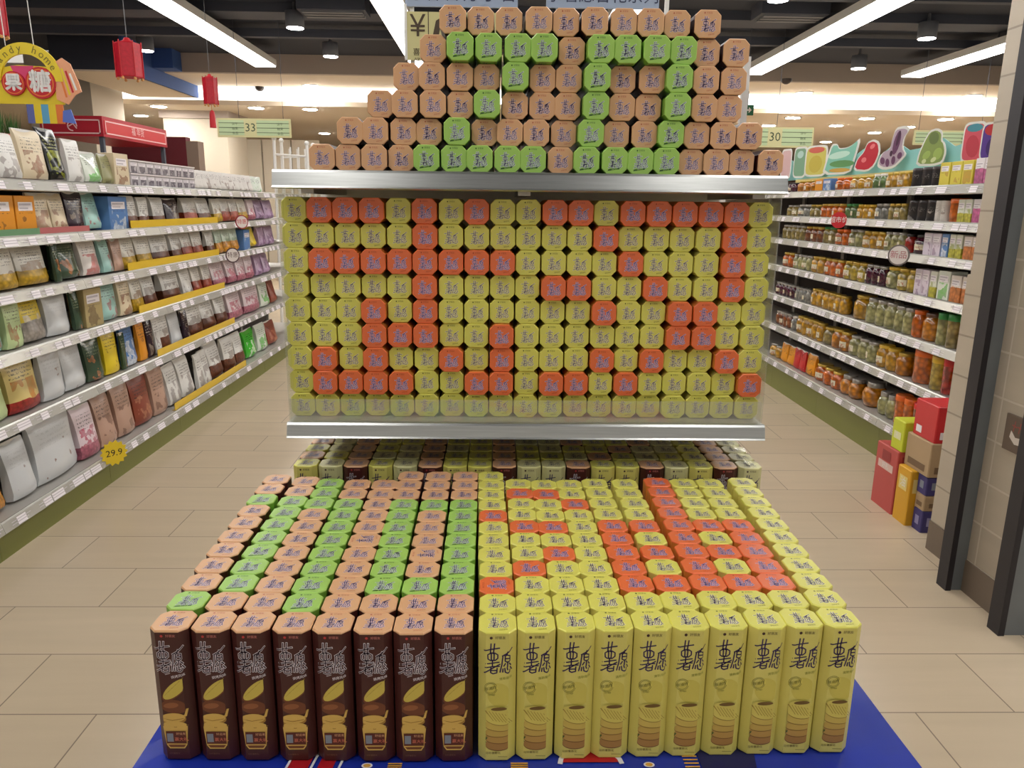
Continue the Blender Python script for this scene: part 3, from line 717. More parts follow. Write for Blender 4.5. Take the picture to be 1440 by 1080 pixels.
LOOKS = dict(white='white', whbrown='white and brown', whyel='white and yellow', whred='white and russet', whpink='pink and white', cream='cream', black='black glossy', orange='orange', dkpurple='dark plum',
             teal='pale teal', blue='blue', silver='silver', green='green glossy', olive='olive', gold='dull gold', dkgreen='dark green', purple='lilac', yellow='yellow', lime='pale lime', redbrn='red brown',
             pinkbrn='dusty pink', face='yellow and orange', yelclear='yellow and clear', redband='white and red', boxpurple='white and plum', whgreen='white and green', orgreen='green and orange', red='red',
             lilac='pale lilac', yelcarton='yellow', pinkcarton='pink and white', orcarton='orange and white', blackcan='black', whcup='white', mulcarton='green and yellow')
FLAP = mat('pouch_seal', (206, 204, 200), .35)
def pouch(wd, h, d, m, name, seal=True):
    """stand-up pouch: bulging belly, flat crimped top"""
    b = MB(); nx, nz = 8, 9; rr = random.Random(int(wd*9999+h*777))
    lean = rr.uniform(-.012, .012)
    def pt(i, j, side):
        u = i/nx*2-1; t = j/nz
        ww = wd/2*(1-.07*math.sin(t*PI)*(abs(u))+(.0 if t < .9 else .02))
        dep = d/2*((1-t)**.55)*(1-.55*u*u)+.002
        dep *= .35+.65*min(1, t*5+.45)
        return (u*ww+lean*t, side*-dep+.012*math.sin(u*3+t*2)*t*.4, t*h)
    for side in (1, -1):
        vs = [pt(i, j, side) for j in range(nz+1) for i in range(nx+1)]
        q = [(j*(nx+1)+i, j*(nx+1)+i+1, (j+1)*(nx+1)+i+1, (j+1)*(nx+1)+i) for j in range(nz) for i in range(nx)]
        b.add(vs, q if side > 0 else [tuple(reversed(f)) for f in q], m, True)
    for i in (0, nx):                                   # side seams
        vs = [pt(i, j, 1) for j in range(nz+1)]+[pt(i, j, -1) for j in range(nz+1)]
        q = [(j, j+1, nz+1+j+1, nz+1+j) for j in range(nz)]
        b.add(vs, q if i == 0 else [tuple(reversed(f)) for f in q], m, True)
    vs = [pt(i, 0, 1) for i in range(nx+1)]+[pt(i, 0, -1) for i in range(nx+1)]
    b.add(vs, [(i, nx+1+i, nx+2+i, i+1) for i in range(nx)], m)
    o = b.build(name)
    if seal:
        c = MB(); y = 0
        c.box((-wd/2+lean, -.0035, h-.012), (wd/2+lean, .0035, h+.004), FLAP if m is not PK['black'] else m)
        c.build('top_seal', o)
    return o
def carton(wd, h, d, m, name):
    b = MB(); b.bevbox((-wd/2, -d/2, 0), (wd/2, d/2, h), m, .002); o = b.build(name)
    c = MB(); c.box((-wd*.36, -d/2-.0008, h*.62), (wd*.36, -d/2-.0002, h*.84), TAGW)
    c.ribbon([(-wd*.3, h*.78), (wd*.25, h*.78)], h*.05, TAGINK, lambda u, v: (u, -d/2-.0011, v)); c.ribbon([(-wd*.3, h*.68), (wd*.1, h*.68)], h*.04, TAGINK, lambda u, v: (u, -d/2-.0011, v))
    c.build('label', o)
    return o
LIDC = dict(gold=(190, 158, 70), white=(214, 208, 200), red=(196, 34, 34), orange=(222, 104, 30), green=(46, 132, 60), dark=(44, 34, 34), silver=(160, 156, 150), yellow=(216, 176, 50))
def jar(wd, h, m, lid, name, shape='jar', label=True):
    r = wd/2; lh = h*.13 if shape == 'jar' else h*.2
    b = MB()
    if shape == 'can': prof = [(r*.94, 0), (r, .003), (r, h-lh)]
    elif shape == 'round': prof = [(r*.6, 0), (r*.86, h*.05), (r, h*.3), (r, h*.55), (r*.82, h*.74), (r*.62, h*.82), (r*.62, h-lh)]
    else: prof = [(r*.82, 0), (r, h*.06), (r, h*.68), (r*.80, h*.80), (r*.74, h-lh)]
    b.lathe(prof, m, 16); o = b.build(name)
    lm = mat('jar_lid_'+lid, LIDC[lid], .3, .5 if lid in ('gold', 'silver') else 0)
    rl = r*1.0 if shape == 'can' else (r*.82 if shape == 'jar' else r*.7)
    c = MB(); c.lathe([(rl*.98, h-lh-.002), (rl, h-lh+.002), (rl, h-.003), (rl*.93, h)], lm, 16); c.build('lid', o)
    if label:
        c = MB(); a0 = -PI/2; n = 8
        vs = [((r+.0008)*math.cos(a0+(k/n-.5)*1.15), (r+.0008)*math.sin(a0+(k/n-.5)*1.2), z) for z in (h*.2, h*.5) for k in range(n+1)]
        if shape == 'round': vs = [(v[0]*1.002, v[1]*1.002, min(max(v[2], h*.3), h*.55)) for v in vs]
        c.add(vs, [(k, k+1, n+2+k, n+1+k) for k in range(n)], LABELM, True); c.build('label', o)
    return o
LABELM = pack_mat('jarlabel', (214, 206, 180), (170, 90, 50), cover=.5, scale=60)
# left shelving: x from, x to (photo columns), height, kind, look
LEFT = [
 'pouch -34 4 .20 black,pouch 5 40 .185 white,pouch 41 75 .215 cream,pouch 76 100 .235 black,pouch 101 124 .20 white,pouch 126 150 .15 whgreen,pouch 148 164 .15 olive,carton 162 181 .17 cream',
 'carton -28 21 .17 orange,carton 23 51 .17 orange,pouch 53 78 .175 cream,pouch 79 102 .175 cream,pouch 101 125 .185 dkpurple,pouch 126 150 .18 teal,carton 152 181 .175 blue,pouch 183 199 .17 whbrown,pouch 200 214 .165 whbrown,pouch 221 239 .165 whbrown,pouch 241 259 .16 dkpurple,pouch 267 285 .165 whred,pouch 286 305 .165 whbrown,pouch 306 317 .165 whyel,pouch 318 329 .165 whred,pouch 330 341 .165 whred,pouch 342 353 .165 whyel,pouch 354 364 .165 whpink,pouch 366 377 .165 purple,pouch 378 389 .165 purple',
 'pouch -44 -4 .19 lime,pouch -3 33 .20 whyel,pouch 36 78 .20 whyel,pouch 80 88 .18 dkgreen,pouch 90 121 .175 dkgreen,pouch 123 147 .19 redband,pouch 149 163 .175 teal,pouch 164 177 .17 pinkbrn,pouch 178 199 .185 whyel,pouch 201 221 .18 whyel,pouch 223 246 .175 whbrown,pouch 248 262 .175 whbrown,pouch 263 277 .175 whred,pouch 278 291 .175 whred,pouch 296 306 .17 whbrown,pouch 308 318 .17 orgreen,pouch 319 329 .17 orgreen,pouch 330 340 .17 orgreen,carton 342 352 .16 blue,pouch 354 366 .17 yellow,pouch 368 378 .165 purple,pouch 379 390 .165 purple',
 'pouch -34 12 .20 teal,pouch 13 38 .20 lime,pouch 40 73 .215 yelclear,pouch 74 104 .20 silver,pouch 108 119 .19 dkgreen,carton 121 144 .195 gold,pouch 146 172 .205 teal,pouch 174 190 .20 cream,pouch 192 209 .20 whyel,pouch 210 227 .20 whbrown,pouch 238 262 .19 whbrown,pouch 263 276 .19 white,pouch 277 290 .19 whred,pouch 291 304 .19 whred,pouch 306 325 .19 whpink,pouch 326 338 .19 whpink,pouch 339 350 .19 whpink,pouch 351 362 .19 whpink,pouch 364 374 .18 purple,pouch 375 385 .18 purple',
 'pouch -44 22 .235 lime,pouch 24 66 .25 face,pouch 68 98 .255 silver,pouch 99 129 .255 silver,pouch 130 152 .235 dkgreen,pouch 154 172 .24 yellow,pouch 174 180 .2 dkgreen,pouch 181 199 .245 blue,pouch 200 211 .24 orange,pouch 212 221 .235 dkpurple,pouch 223 230 .23 white,pouch 231 245 .23 whbrown,pouch 246 262 .21 silver,pouch 263 270 .2 dkpurple,pouch 271 292 .235 whbrown,pouch 294 311 .23 whbrown,pouch 312 326 .23 whbrown,pouch 329 348 .23 whpink,pouch 350 370 .23 whpink,pouch 372 384 .22 whgreen,pouch 385 394 .21 redbrn',
 'pouch -50 18 .2 orgreen,pouch 26 60 .25 silver,pouch 62 120 .29 silver,pouch 122 147 .26 whpink,pouch 149 172 .27 pinkbrn,pouch 174 196 .285 pinkbrn,pouch 198 222 .285 redbrn,pouch 223 243 .28 pinkbrn,pouch 245 262 .25 white,pouch 263 280 .25 white,pouch 283 291 .24 white,pouch 292 302 .24 white,pouch 304 321 .25 whbrown,pouch 323 337 .25 whbrown,pouch 338 350 .24 whbrown,pouch 352 367 .22 green,pouch 369 381 .22 whgreen,pouch 383 395 .2 redbrn']
ROWNAME = ['top', 'second', 'third', 'fourth', 'fifth', 'sixth', 'bottom']
cache = {}
for k, line in enumerate(LEFT):
    z = LZ[k]; face = LX-.075 if k < 5 else LX-.05
    for n, it in enumerate(line.split(',')):
        kind, x0, x1, h, look = it.split(); x0, x1, h = float(x0), float(x1), float(h)
        ya, yb = y_along(x0, face, z+.08), y_along(x1, face, z+.08); wd = (yb-ya)*.985; d = min(.13, wd*.55)
        if k: h = min(h, LZ[k-1]-.03-z-.02)
        m = PK[look]
        o = pouch(wd, h, d, m, 'snack_pouch') if kind == 'pouch' else carton(wd, h, d, m, 'food_carton')
        o.location = (face-d/2, (ya+yb)/2, z); lean = random.uniform(-.14, -.03) if kind == 'pouch' else 0
        o.rotation_euler = (lean, 0, PI/2+random.uniform(-.05, .05))
        if kind == 'pouch': o.location.z += .004+abs(math.sin(lean))*d*.45
        tag(o, '%s %s, %s from near end, %s shelf, candy shelving' % (LOOKS[look], 'food pouch' if kind == 'pouch' else 'food carton', nth(n+1), ROWNAME[k] if k < 5 else 'bottom'),
            'pouch' if kind == 'pouch' else 'carton', 'packages on the %s candy shelf' % (ROWNAME[k] if k < 5 else 'bottom'))
# two tiers of small boxes and a row of clear bags on the top shelf
face = LX-.08
TRAY = mat('tray_white', (214, 206, 206), .5)
ya, yb = y_along(183, face, 1.6), y_along(274, face, 1.6)
for tier in range(2):
    n = 9
    for i in range(n):
        wd = (yb-ya)/n; h = .062
        if (tier, 0) not in cache:
            o = carton(wd*.96, h, .10, PK['boxpurple'], 'snack_carton'); cache[(tier, 0)] = o
        else: o = copy_tree(cache[(tier, 0)])
        o.location = (face-.05, ya+wd*(i+.5), LZ[0]+.001+tier*.074); o.rotation_euler = (0, 0, PI/2)
        tag(o, 'small white and plum carton, %s tier, %s from near end, top candy shelf' % (('lower', 'upper')[tier], nth(i+1)), 'carton', 'small cartons in two tiers on the top candy shelf')
    b = MB(); b.box((face-.11, ya, LZ[0]+.064+tier*.074), (face+.004, yb, LZ[0]+.072+tier*.074), TRAY)
    tag(b.build('tier_board'), 'thin white board over the %s tier of small plum cartons' % ('lower', 'upper')[tier], 'board')
for i in range(15):
    x0 = 276+i*6.2; a, c = y_along(x0, face, 1.6), y_along(x0+6, face, 1.6)
    o = pouch((c-a)*1.1, .125, .05, PK['whcup'] if i < 13 else PK['whgreen'], 'snack_pouch', True)
    o.location = (face-.04, (a+c)/2, LZ[0]+.01); o.rotation_euler = (-.25, 0, PI/2-.5)
    tag(o, '%s crinkled bag, %s of the tilted bags at far end, top candy shelf' % ('clear white' if i < 13 else 'green and white', nth(i+1)), 'pouch', 'tilted bags on the top candy shelf')
# yellow promotional strips
YSTRIP = pack_mat('promo', (214, 178, 44), (150, 110, 30), cover=.48, scale=60)
for k, (a, c) in {1: (184, 306), 2: (180, 308), 3: (196, 316), 4: (222, 330), 5: (246, 346)}.items():
    f = LX-.052 if k < 5 else LX-.02
    y0, y1 = y_along(a, f, LZ[k]+.03), y_along(c, f, LZ[k]+.03)
    b = MB(); b.box((f-.003, y0, LZ[k]), (f, y1, LZ[k]+.045), YSTRIP); b.box((f-.02, y0, LZ[k]), (f-.003, y1, LZ[k]+.002), YSTRIP)
    tag(b.build('promo_strip'), 'yellow printed strip along the front of the %s candy shelf' % (ROWNAME[k] if k < 5 else 'bottom'), 'shelf strip', 'yellow strips on the candy shelves')
for (a, c, k, col, nm) in ((-28, 56, 1, (96, 140, 100), 'green'), (56, 126, 1, (176, 92, 92), 'pink')):
    f = LX-.055; y0, y1 = y_along(a, f, LZ[1]+.02), y_along(c, f, LZ[1]+.02)
    b = MB(); b.box((f-.003, y0, LZ[1]), (f, y1, LZ[1]+.03), mat('tray_'+nm, col, .5)); b.box((f-.02, y0, LZ[1]), (f-.003, y1, LZ[1]+.002), MATS['tray_'+nm])
    tag(b.build('tray_front'), '%s card tray front under the pouches on the second candy shelf' % nm, 'tray')
# round and star shelf talkers
def talker(p, r, s, ring, ground, chars, ink, label, star=False):
    t = empty('shelf_talker', p, (0, 0, PI/2*s+(-.75 if s > 0 else .75))); tag(t, label, 'shelf sign')
    n = 28; rad = lambda i: r*(1+(.1*(-1)**i if star else 0))
    def ringp(y, k): return [(rad(i)*k*math.cos(2*PI*i/n), y, rad(i)*k*math.sin(2*PI*i/n)) for i in range(n)]
    b = MB(); b.loft([ringp(-.002, 1), ringp(.002, 1)], ring); b.build('disc', t)
    b = MB(); b.poly(list(reversed(ringp(-.0026, .86))), ground)
    b.text(chars, r*.78, 0, 0, ink, lambda u, v: (u, -.0032, v)); b.build('printed_face', t)
    b = MB(); b.box((-.006, .002, -.004), (.006, .05, .0), WHITE); b.build('clip', t)
talker((LX+.045, y_along(340, LX+.045, 1.295), 1.30), .052, 1, mat('talker_red', (150, 30, 44), .5), mat('talker_white', (214, 206, 202), .5), '特惠', RED, 'white round shelf sign with red rim on second candy shelf')
talker((LX+.045, y_along(327, LX+.045, 1.065), 1.065), .055, 1, mat('talker_plum', (70, 40, 48), .5), MATS['talker_white'], '特惠', mat('talker_ink', (90, 60, 60), .5), 'white round shelf sign with dark rim on third candy shelf')
talker((LX+.045, y_along(160, LX+.045, .2), .19), .062, 1, mat('talker_yellow', (226, 196, 40), .5), MATS['talker_yellow'], '29.9', BLACK, 'yellow starburst price sign on the bottom candy shelf', True)
talker((RX-.05, y_along(1180, RX-.05, 1.39), 1.38), .052, -1, RED, RED, '超市价', WHITE, 'red round shelf sign on the second jar shelf')
talker((RX-.05, y_along(1264, RX-.05, 1.21), 1.205), .058, -1, mat('talker_grey', (110, 100, 98), .5), MATS['talker_white'], '新品', mat('talker_pink', (170, 90, 100), .5), 'white round shelf sign on the third jar shelf')

# right shelving
JM = dict(amber=jar_mat('amber', (220, 136, 24)), gold=jar_mat('gold', (224, 166, 40)), pale=jar_mat('pale', (184, 180, 120)), purple=jar_mat('purple', (84, 20, 50)), orange=jar_mat('orange', (228, 112, 20)),
          olive=jar_mat('olive', (172, 150, 84)), grey=jar_mat('grey', (150, 148, 140)), brown=jar_mat('brown', (150, 84, 44)), red=jar_mat('red', (190, 40, 30)), yellow=jar_mat('yellow', (206, 176, 60)), green=jar_mat('green', (110, 140, 80)))
JL = dict(amber='amber', gold='golden', pale='pale green', purple='dark purple', orange='orange', olive='olive', grey='greyish', brown='brown', red='red', yellow='yellow', green='green')
# kind x-start width count height look lid
RIGHT = [
 'jar 1106 5 2 .075 purple dark,jar 1118 9 3 .085 amber gold,carton 1146 11 1 .085 orange,carton 1157 12 1 .085 blue,jar 1171 10 2 .085 orange orange,jar 1192 10 3 .085 gold gold,jar 1224 9 2 .09 green white,jar 1243 8 4 .09 gold gold,can 1277 14 3 .105 blackcan,carton 1320 16 3 .12 yelcarton,carton 1370 13 2 .125 pinkcarton',
 'jar 1104 7 2 .085 olive silver,jar 1119 8 2 .09 grey white,jar 1136 7 2 .09 olive gold,jar 1151 8 4 .095 orange gold,jar 1185 8 2 .095 green green,jar 1202 8 3 .09 gold yellow,jar 1227 9 2 .095 grey silver,jar 1246 8 3 .095 olive gold,can 1272 13 3 .115 blackcan,can 1312 8 2 .11 whcup,can 1329 16 1 .12 orange,carton 1346 10 2 .115 mulcarton,carton 1367 12 2 .115 pinkcarton',
 'jar 1098 6 5 .11 olive silver,jar 1129 8 3 .11 brown gold,jar 1154 8 2 .115 olive green,jar 1171 9 2 .105 orange orange,jar 1190 9 2 .11 pale silver,jar 1209 10 3 .105 gold gold,jar 1240 9 3 .11 pale silver,jar 1269 9 1 .105 red dark,jar 1279 17 1 .105 purple dark,carton 1298 12 2 .12 lilac,carton 1323 10 1 .12 blue,carton 1334 9 2 .12 mulcarton,carton 1354 12 2 .115 orcarton',
 'jar 1098 7 2 .11 orange gold,jar 1113 6 4 .11 pale silver,jar 1138 8 2 .115 gold gold,jar 1156 8 3 .115 orange gold,jar 1182 10 3 .12 yellow gold,jar 1213 9 3 .12 purple silver,jar 1241 14 1 .125 pale yellow,jar 1256 14 2 .125 yellow gold,carton 1285 10 2 .14 lilac,carton 1306 10 1 .14 mulcarton,carton 1317 17 1 .15 whgreen,carton 1335 15 1 .135 orcarton,carton 1351 14 1 .135 orcarton',
 'jar 1089 5 5 .10 purple silver,jar 1116 5 4 .10 grey silver,jar 1137 8 6 .12 gold gold,jar 1193 18 1 .155 gold gold,jar 1212 13 3 .155 pale silver,jar 1252 12 2 .15 pale silver,jar 1277 12 1 .15 orange orange,jar 1290 17 1 .15 amber brown,can 1312 11 1 .17 pale green,can 1324 15 1 .175 olive green,can 1340 17 1 .175 brown green',
 'jar 1089 5 4 .11 brown silver,jar 1110 6 1 .11 grey white,jar 1117 7 5 .13 gold gold,jar 1153 11 1 .12 olive gold,jar 1165 11 2 .13 amber gold,jar 1189 12 3 .13 pale silver,jar 1227 13 2 .135 gold yellow,jar 1254 14 1 .13 amber gold,can 1272 28 1 .185 orange orange,can 1301 16 1 .18 yellow yellow,can 1318 14 2 .185 red red',
 'jar 1080 7 2 .10 gold silver,pouch 1095 9 2 .14 orange,pouch 1113 8 2 .15 red,pouch 1129 12 1 .15 orange,jar 1142 11 3 .12 orange gold,round 1176 12 2 .13 amber silver,round 1201 26 1 .155 amber silver,round 1229 11 2 .14 pale silver,can 1252 12 2 .17 orange orange,can 1277 13 2 .17 brown red,can 1304 12 3 .17 red red']
LIDC['brown'] = (90, 60, 40)
for k, line in enumerate(RIGHT):
    z = RZ[k]; face = RX+.075 if k < 6 else RX+.05; cnt = 0
    shelf = ROWNAME[k] if k < 6 else 'bottom'
    cache = {}
    for it in reversed(line.split(',')):
        q = it.split(); kind, x0, wpx, num, h, look = q[0], float(q[1]), float(q[2]), int(q[3]), float(q[4]), q[5]
        for i in reversed(range(num)):
            a, c = y_along(x0+wpx*i, face, z+.05), y_along(x0+wpx*(i+1), face, z+.05); wd = abs(a-c)*.96
            cnt += 1
            ck = (it, round(wd/.012), i % 2)
            wd = min(wd, .15)
            if ck in cache: o = copy_tree(cache[ck]); dd = o['deep'] if 'deep' in o else wd
            else:
                big = wpx >= 7
                if kind == 'carton': o = carton(wd, h, min(wd, .09), PK[look], 'food_carton'); dd = min(wd, .09)
                elif kind == 'pouch': o = pouch(wd, h, wd*.6, PK[look], 'food_pouch'); dd = wd*.6
                else:
                    m = PK[look] if look in ('blackcan', 'whcup') else JM[look]
                    lid = q[6] if len(q) > 6 else ('dark' if look == 'blackcan' else ('white' if look == 'whcup' else 'orange'))
                    o = jar(wd, h, m, lid, {'jar': 'preserve_jar', 'can': 'canister', 'round': 'preserve_jar'}[kind], kind, look not in ('blackcan', 'whcup') and kind == 'jar' and h < .14 and (i+len(look)) % 2 == 0); dd = wd
                cache[ck] = o
                o['deep'] = dd
            o.location = (face+dd/2, (a+c)/2, z+(.004 if kind == 'pouch' else .0005)); o.rotation_euler = (0, 0, -PI/2+(random.uniform(-.5, .5) if kind in ('jar', 'round') else 0))
            nm = {'jar': 'preserve jar', 'round': 'round preserve jar', 'can': 'canister', 'carton': 'food carton', 'pouch': 'food pouch'}[kind]
            lk = (LOOKS.get(look) if (look in LOOKS and (kind in ('carton', 'pouch') or look in ('blackcan', 'whcup'))) else JL.get(look, look))
            tag(o, '%s %s, %s from pillar end, %s shelf, jar shelving' % (lk, nm, nth(cnt), shelf), nm.split()[-1], 'goods on the %s jar shelf' % shelf)

# fruit cut-outs on top of the right shelving
CARDW = mat('card_white', (222, 222, 216), .5); TEALC = mat('card_teal', (132, 194, 190), .5)
def cut(x0, x1, ytop, shape, cols, label, X=RX+.25, zb=1.70):
    a, c = y_along(x0, X, zb+.05), y_along(x1, X, zb+.05); wd = abs(a-c)*.7; zt = at((x0+x1)/2, ytop, X=X).z
    h = max(.08, zt-zb)
    t = empty('shelf_topper', (X, (a+c)/2, zb), (0, 0, -PI/2+.35)); tag(t, label, 'display card', 'fruit cards above the jar shelving')
    def outline(k):
        if shape in SHAPES:
            P = SHAPES[shape]; n = len(P); out = []
            for i in range(n):                          # rounded corners
                p, q = P[i], P[(i+1) % n]
                for f in (.2, .8): out.append((p[0]+(q[0]-p[0])*f, p[1]+(q[1]-p[1])*f))
            return [(u*k*wd, ((v-.5)*k+.5)*h) for u, v in out]
        n = 32; pts = []
        for i in range(n):
            u, v = math.cos(2*PI*i/n), math.sin(2*PI*i/n); s = (abs(u)**6+abs(v)**6)**(-1/6)
            pts.append((u*s*wd/2*k, (v*s*.5*k+.5)*h))
        return pts
    b = MB(); o1 = outline(1.0)
    b.loft([[(u, -.002, max(v, 0)) for u, v in o1], [(u, .002, max(v, 0)) for u, v in o1]], CARDW); b.build('card', t)
    b = MB(); L = lambda k: (lambda u, v: (u, -.0026-.0003*k, v))
    b.poly([L(0)(u, max(v, .004)) for u, v in outline(.88)], cols[0])
    for i, (cx, cy, rx, ry, an, ci) in enumerate(SPOTS.get(shape+'_'+cols[-1], [])):
        b.ellipse(cx*wd, cy*h, rx*wd, ry*h, an, cols[ci], L(1+i), 14)
    b.build('printed_face', t)
    return t
SHAPES = {'stalk': [(-.5, .08), (-.25, 0), (.1, .04), (.3, .18), (.48, .33), (.32, .48), (.34, .74), (.5, .93), (.3, 1.0), (.0, .97), (-.08, .70), (-.12, .48), (-.38, .42), (-.5, .22)],
          'olives': [(-.5, .02), (.1, 0), (.44, .06), (.5, .34), (.40, .60), (.30, .66), (.28, .9), (.08, 1.0), (-.16, .95), (-.32, .68), (-.46, .34)],
          'scene': [(-.5, 0), (.3, 0), (.40, .4), (.5, 1.0), (.3, .82), (.15, .75), (-.08, .74), (-.14, .88), (-.3, .88), (-.40, .5)],
          'fruit': [(-.5, .06), (.08, 0), (.35, .18), (.5, .58), (.42, .90), (.2, 1.0), (-.04, .93), (-.14, .64), (-.40, .40)]}
SHAPES = {k: v[::1] for k, v in SHAPES.items()}
SPOTS = {'fruit_a': [(.18, .78, .10, .07, .5, 1), (-.10, .38, .10, .08, .2, 1)],
         'stalk_b': [(-.33, .22, .08, .09, .5, 1), (-.15, .17, .07, .10, .2, 1), (.05, .22, .07, .10, 0, 1), (.25, .32, .08, .08, -.4, 1), (.10, .62, .11, .28, -.2, 1), (.14, .72, .05, .18, -.2, 2), (-.05, .38, .05, .07, 0, 2)],
         'olives_c': [(.02, .74, .17, .17, .5, 1), (-.16, .30, .15, .10, .7, 2), (.22, .32, .15, .16, -.4, 2), (.10, .17, .10, .06, .5, 3), (-.22, .14, .08, .06, .4, 3)],
         'rect_d': [(0, .85, .36, .1, 0, 1), (0, .4, .3, .28, .2, 2)], 'rect_e': [(0, .8, .38, .15, 0, 1), (.05, .35, .26, .24, 0, 2)],
         'scene_f': [(-.05, .55, .3, .1, .1, 1), (.05, .3, .35, .1, 0, 2), (0, .12, .3, .06, 0, 3)], 'rect_g': [(0, .75, .25, .12, .2, 1), (0, .35, .25, .2, 0, 2)]}
cm = lambda n, c: mat('card_'+n, c, .45)
b = MB(); X = RX+.22; y0, y1 = y_along(1370, X, 1.68), y_along(1119, X, 1.68)
b.box((X, y0, 1.575), (X+.14, y1, 1.685), mat('riser_yellow', (206, 190, 120), .5)); tag(b.build('card_riser'), 'long pale yellow riser behind jars on the top jar shelf', 'riser')
b = MB(); X = RX+.31; y0, y1 = y_along(1400, X, 1.75), y_along(1104, X, 1.75)
rr = random.Random(2); n = 24; up = [(y0+(y1-y0)*i/n, 1.83+.03*math.sin(i*1.7)+rr.uniform(0, .015)) for i in range(n+1)]
ra = [(X, y, z) for y, z in up]+[(X, y1, 1.69), (X, y0, 1.69)]
b.loft([ra, [(x+.004, y, z) for x, y, z in ra]], TEALC); tag(b.build('backing_card'), 'long teal backing card standing behind the fruit cards', 'display card')
cut(1099, 1110, 210, 'rect', (cm('pinkish', (206, 170, 170)), 'x'), 'narrow pale pink bottle card at the far end of the jar shelving')
cut(1117, 1131, 207, 'rect', (cm('leafgreen', (120, 160, 130)), cm('paleteal', (176, 206, 196)), cm('leafgreen', (120, 160, 130)), 'g'), 'narrow green bottle card beside the yellow drink card')
cut(1134, 1159, 205, 'rect', (cm('pineapple', (206, 196, 96)), cm('watermelon', (204, 96, 80)), cm('pineapple2', (196, 178, 70)), 'd'), 'yellow and red drink card left of the landscape card')
cut(1161, 1203, 196, 'scene', (cm('mint', (130, 196, 176)), cm('mintlight', (190, 226, 210)), cm('leaf', (96, 150, 90)), cm('straw', (200, 160, 70)), 'f'), 'wide mint green landscape card beside the red fruit card')
cut(1203, 1234, 197, 'fruit', (cm('cherry', (190, 34, 52)), cm('cherry_light', (226, 120, 124)), 'a'), 'shiny red fruit card on top of the jar shelving')
cut(1237, 1273, 179, 'stalk', (cm('palepurple', (176, 156, 172)), cm('berry', (104, 62, 96)), cm('berry_dark', (70, 36, 62)), 'b'), 'tall purple berry card on top of the jar shelving')
cut(1291, 1329, 181, 'olives', (cm('olive', (136, 156, 84)), cm('olive_dark', (106, 124, 70)), cm('olive_light', (160, 184, 96)), cm('olive_pale', (206, 214, 160)), 'c'), 'green olive fruit card on top of the jar shelving')
cut(1352, 1382, 172, 'rect', (cm('pinkred', (208, 84, 100)), cm('deepteal', (70, 140, 156)), cm('pinkred2', (190, 60, 76)), 'd'), 'red bottle card with teal cap near the tiled pillar')
cut(1378, 1408, 172, 'rect', (cm('violet', (84, 50, 140)), cm('crimson', (176, 40, 46)), cm('violetdark', (60, 30, 104)), 'e'), 'purple juice card with red top half behind the tiled pillar')

# cartons on the floor by the pillar
def floor_box(x0, x1, y0, y1, z0, z1, m, name, label, cat='box', bands=None, rz=0):
    cx, cy = (x0+x1)/2, (y0+y1)/2
    b = MB(); b.bevbox((x0-cx, y0-cy, 0), (x1-cx, y1-cy, z1-z0), m, .004); o = b.build(name, None, (cx, cy, z0), (0, 0, rz))
    for (nm, fz0, fz1, fy0, fy1, mm, txt) in bands or []:
        h = z1-z0; wy = y1-y0; c = MB()
        fn = lambda u, v: (x0-cx-.0012, y1-cy-u*wy, v*h)
        c.poly([fn(fy0, fz0), fn(fy1, fz0), fn(fy1, fz1), fn(fy0, fz1)], mm)
        fx = lambda u, v: (x0-cx+u*(x1-x0), y0-cy-.0012, v*h)
        c.poly([fx(.12, fz0), fx(.88, fz0), fx(.88, fz1), fx(.12, fz1)], mm)
        if txt:
            c.text(txt, min(.8*(fz1-fz0)*h, .05), 0, 0, WHITE if mm is not TAGW else BLACK, lambda u, v: (x0-cx-.0018, -u, (fz0+fz1)/2*h+v))
            c.text(txt, min(.8*(fz1-fz0)*h, .04), 0, 0, WHITE if mm is not TAGW else BLACK, lambda u, v: (u, y0-cy-.0018, (fz0+fz1)/2*h+v))
        c.build(nm, o)
    tag(o, label, cat); return o
KRAFT = mat('kraft_card', (176, 150, 116), .7); SALM = mat('salmon_red', (186, 78, 74), .5); LIME = mat('lime_card', (196, 204, 50), .5); AMB = mat('amber_card', (214, 160, 36), .5); PURB = mat('indigo_card', (62, 56, 116), .5)
floor_box(1.93, 2.12, 3.40, 3.60, 0, .32, SALM, 'gift_box', 'salmon red gift box on the floor beside the jar shelving', bands=[('print', .62, .74, .15, .85, mat('salmon_light', (222, 190, 180), .5), '好礼'), ('print', .76, .92, .3, .7, mat('salmon_dark', (150, 50, 50), .5), '')])
floor_box(1.93, 2.05, 3.27, 3.385, 0, .27, AMB, 'gift_box', 'amber yellow carton on the floor in front of the lime carton', bands=[('print', .6, .85, .2, .8, mat('amber_light', (226, 206, 130), .5), '油')])
floor_box(1.96, 2.16, 3.19, 3.265, 0, .105, PURB, 'shipping_box', 'indigo box at the bottom of the stack beside the pillar', bands=[('print', .3, .7, .3, .7, mat('indigo_light', (150, 146, 190), .5), '')])
floor_box(1.96, 2.16, 3.19, 3.265, .107, .18, KRAFT, 'shipping_box', 'low brown box lying between the two indigo boxes', bands=[('print', .2, .5, .2, .8, mat('kraft_ink', (120, 96, 72), .7), '')])
floor_box(1.96, 2.16, 3.19, 3.265, .182, .27, PURB, 'shipping_box', 'indigo box under the large brown box beside the pillar', bands=[('print', .3, .7, .3, .7, MATS['print_label_grey'], '')])
floor_box(1.955, 2.17, 3.185, 3.39, .272, .43, KRAFT, 'shipping_box', 'large brown cardboard box under the red box', bands=[('print', .1, .3, .15, .85, MATS['kraft_ink'], '')])
floor_box(1.94, 2.15, 3.395, 3.50, .322, .47, LIME, 'gift_box', 'lime yellow carton standing behind the brown box', bands=[('print', .35, .6, .2, .8, mat('lime_light', (226, 224, 170), .5), '礼')])
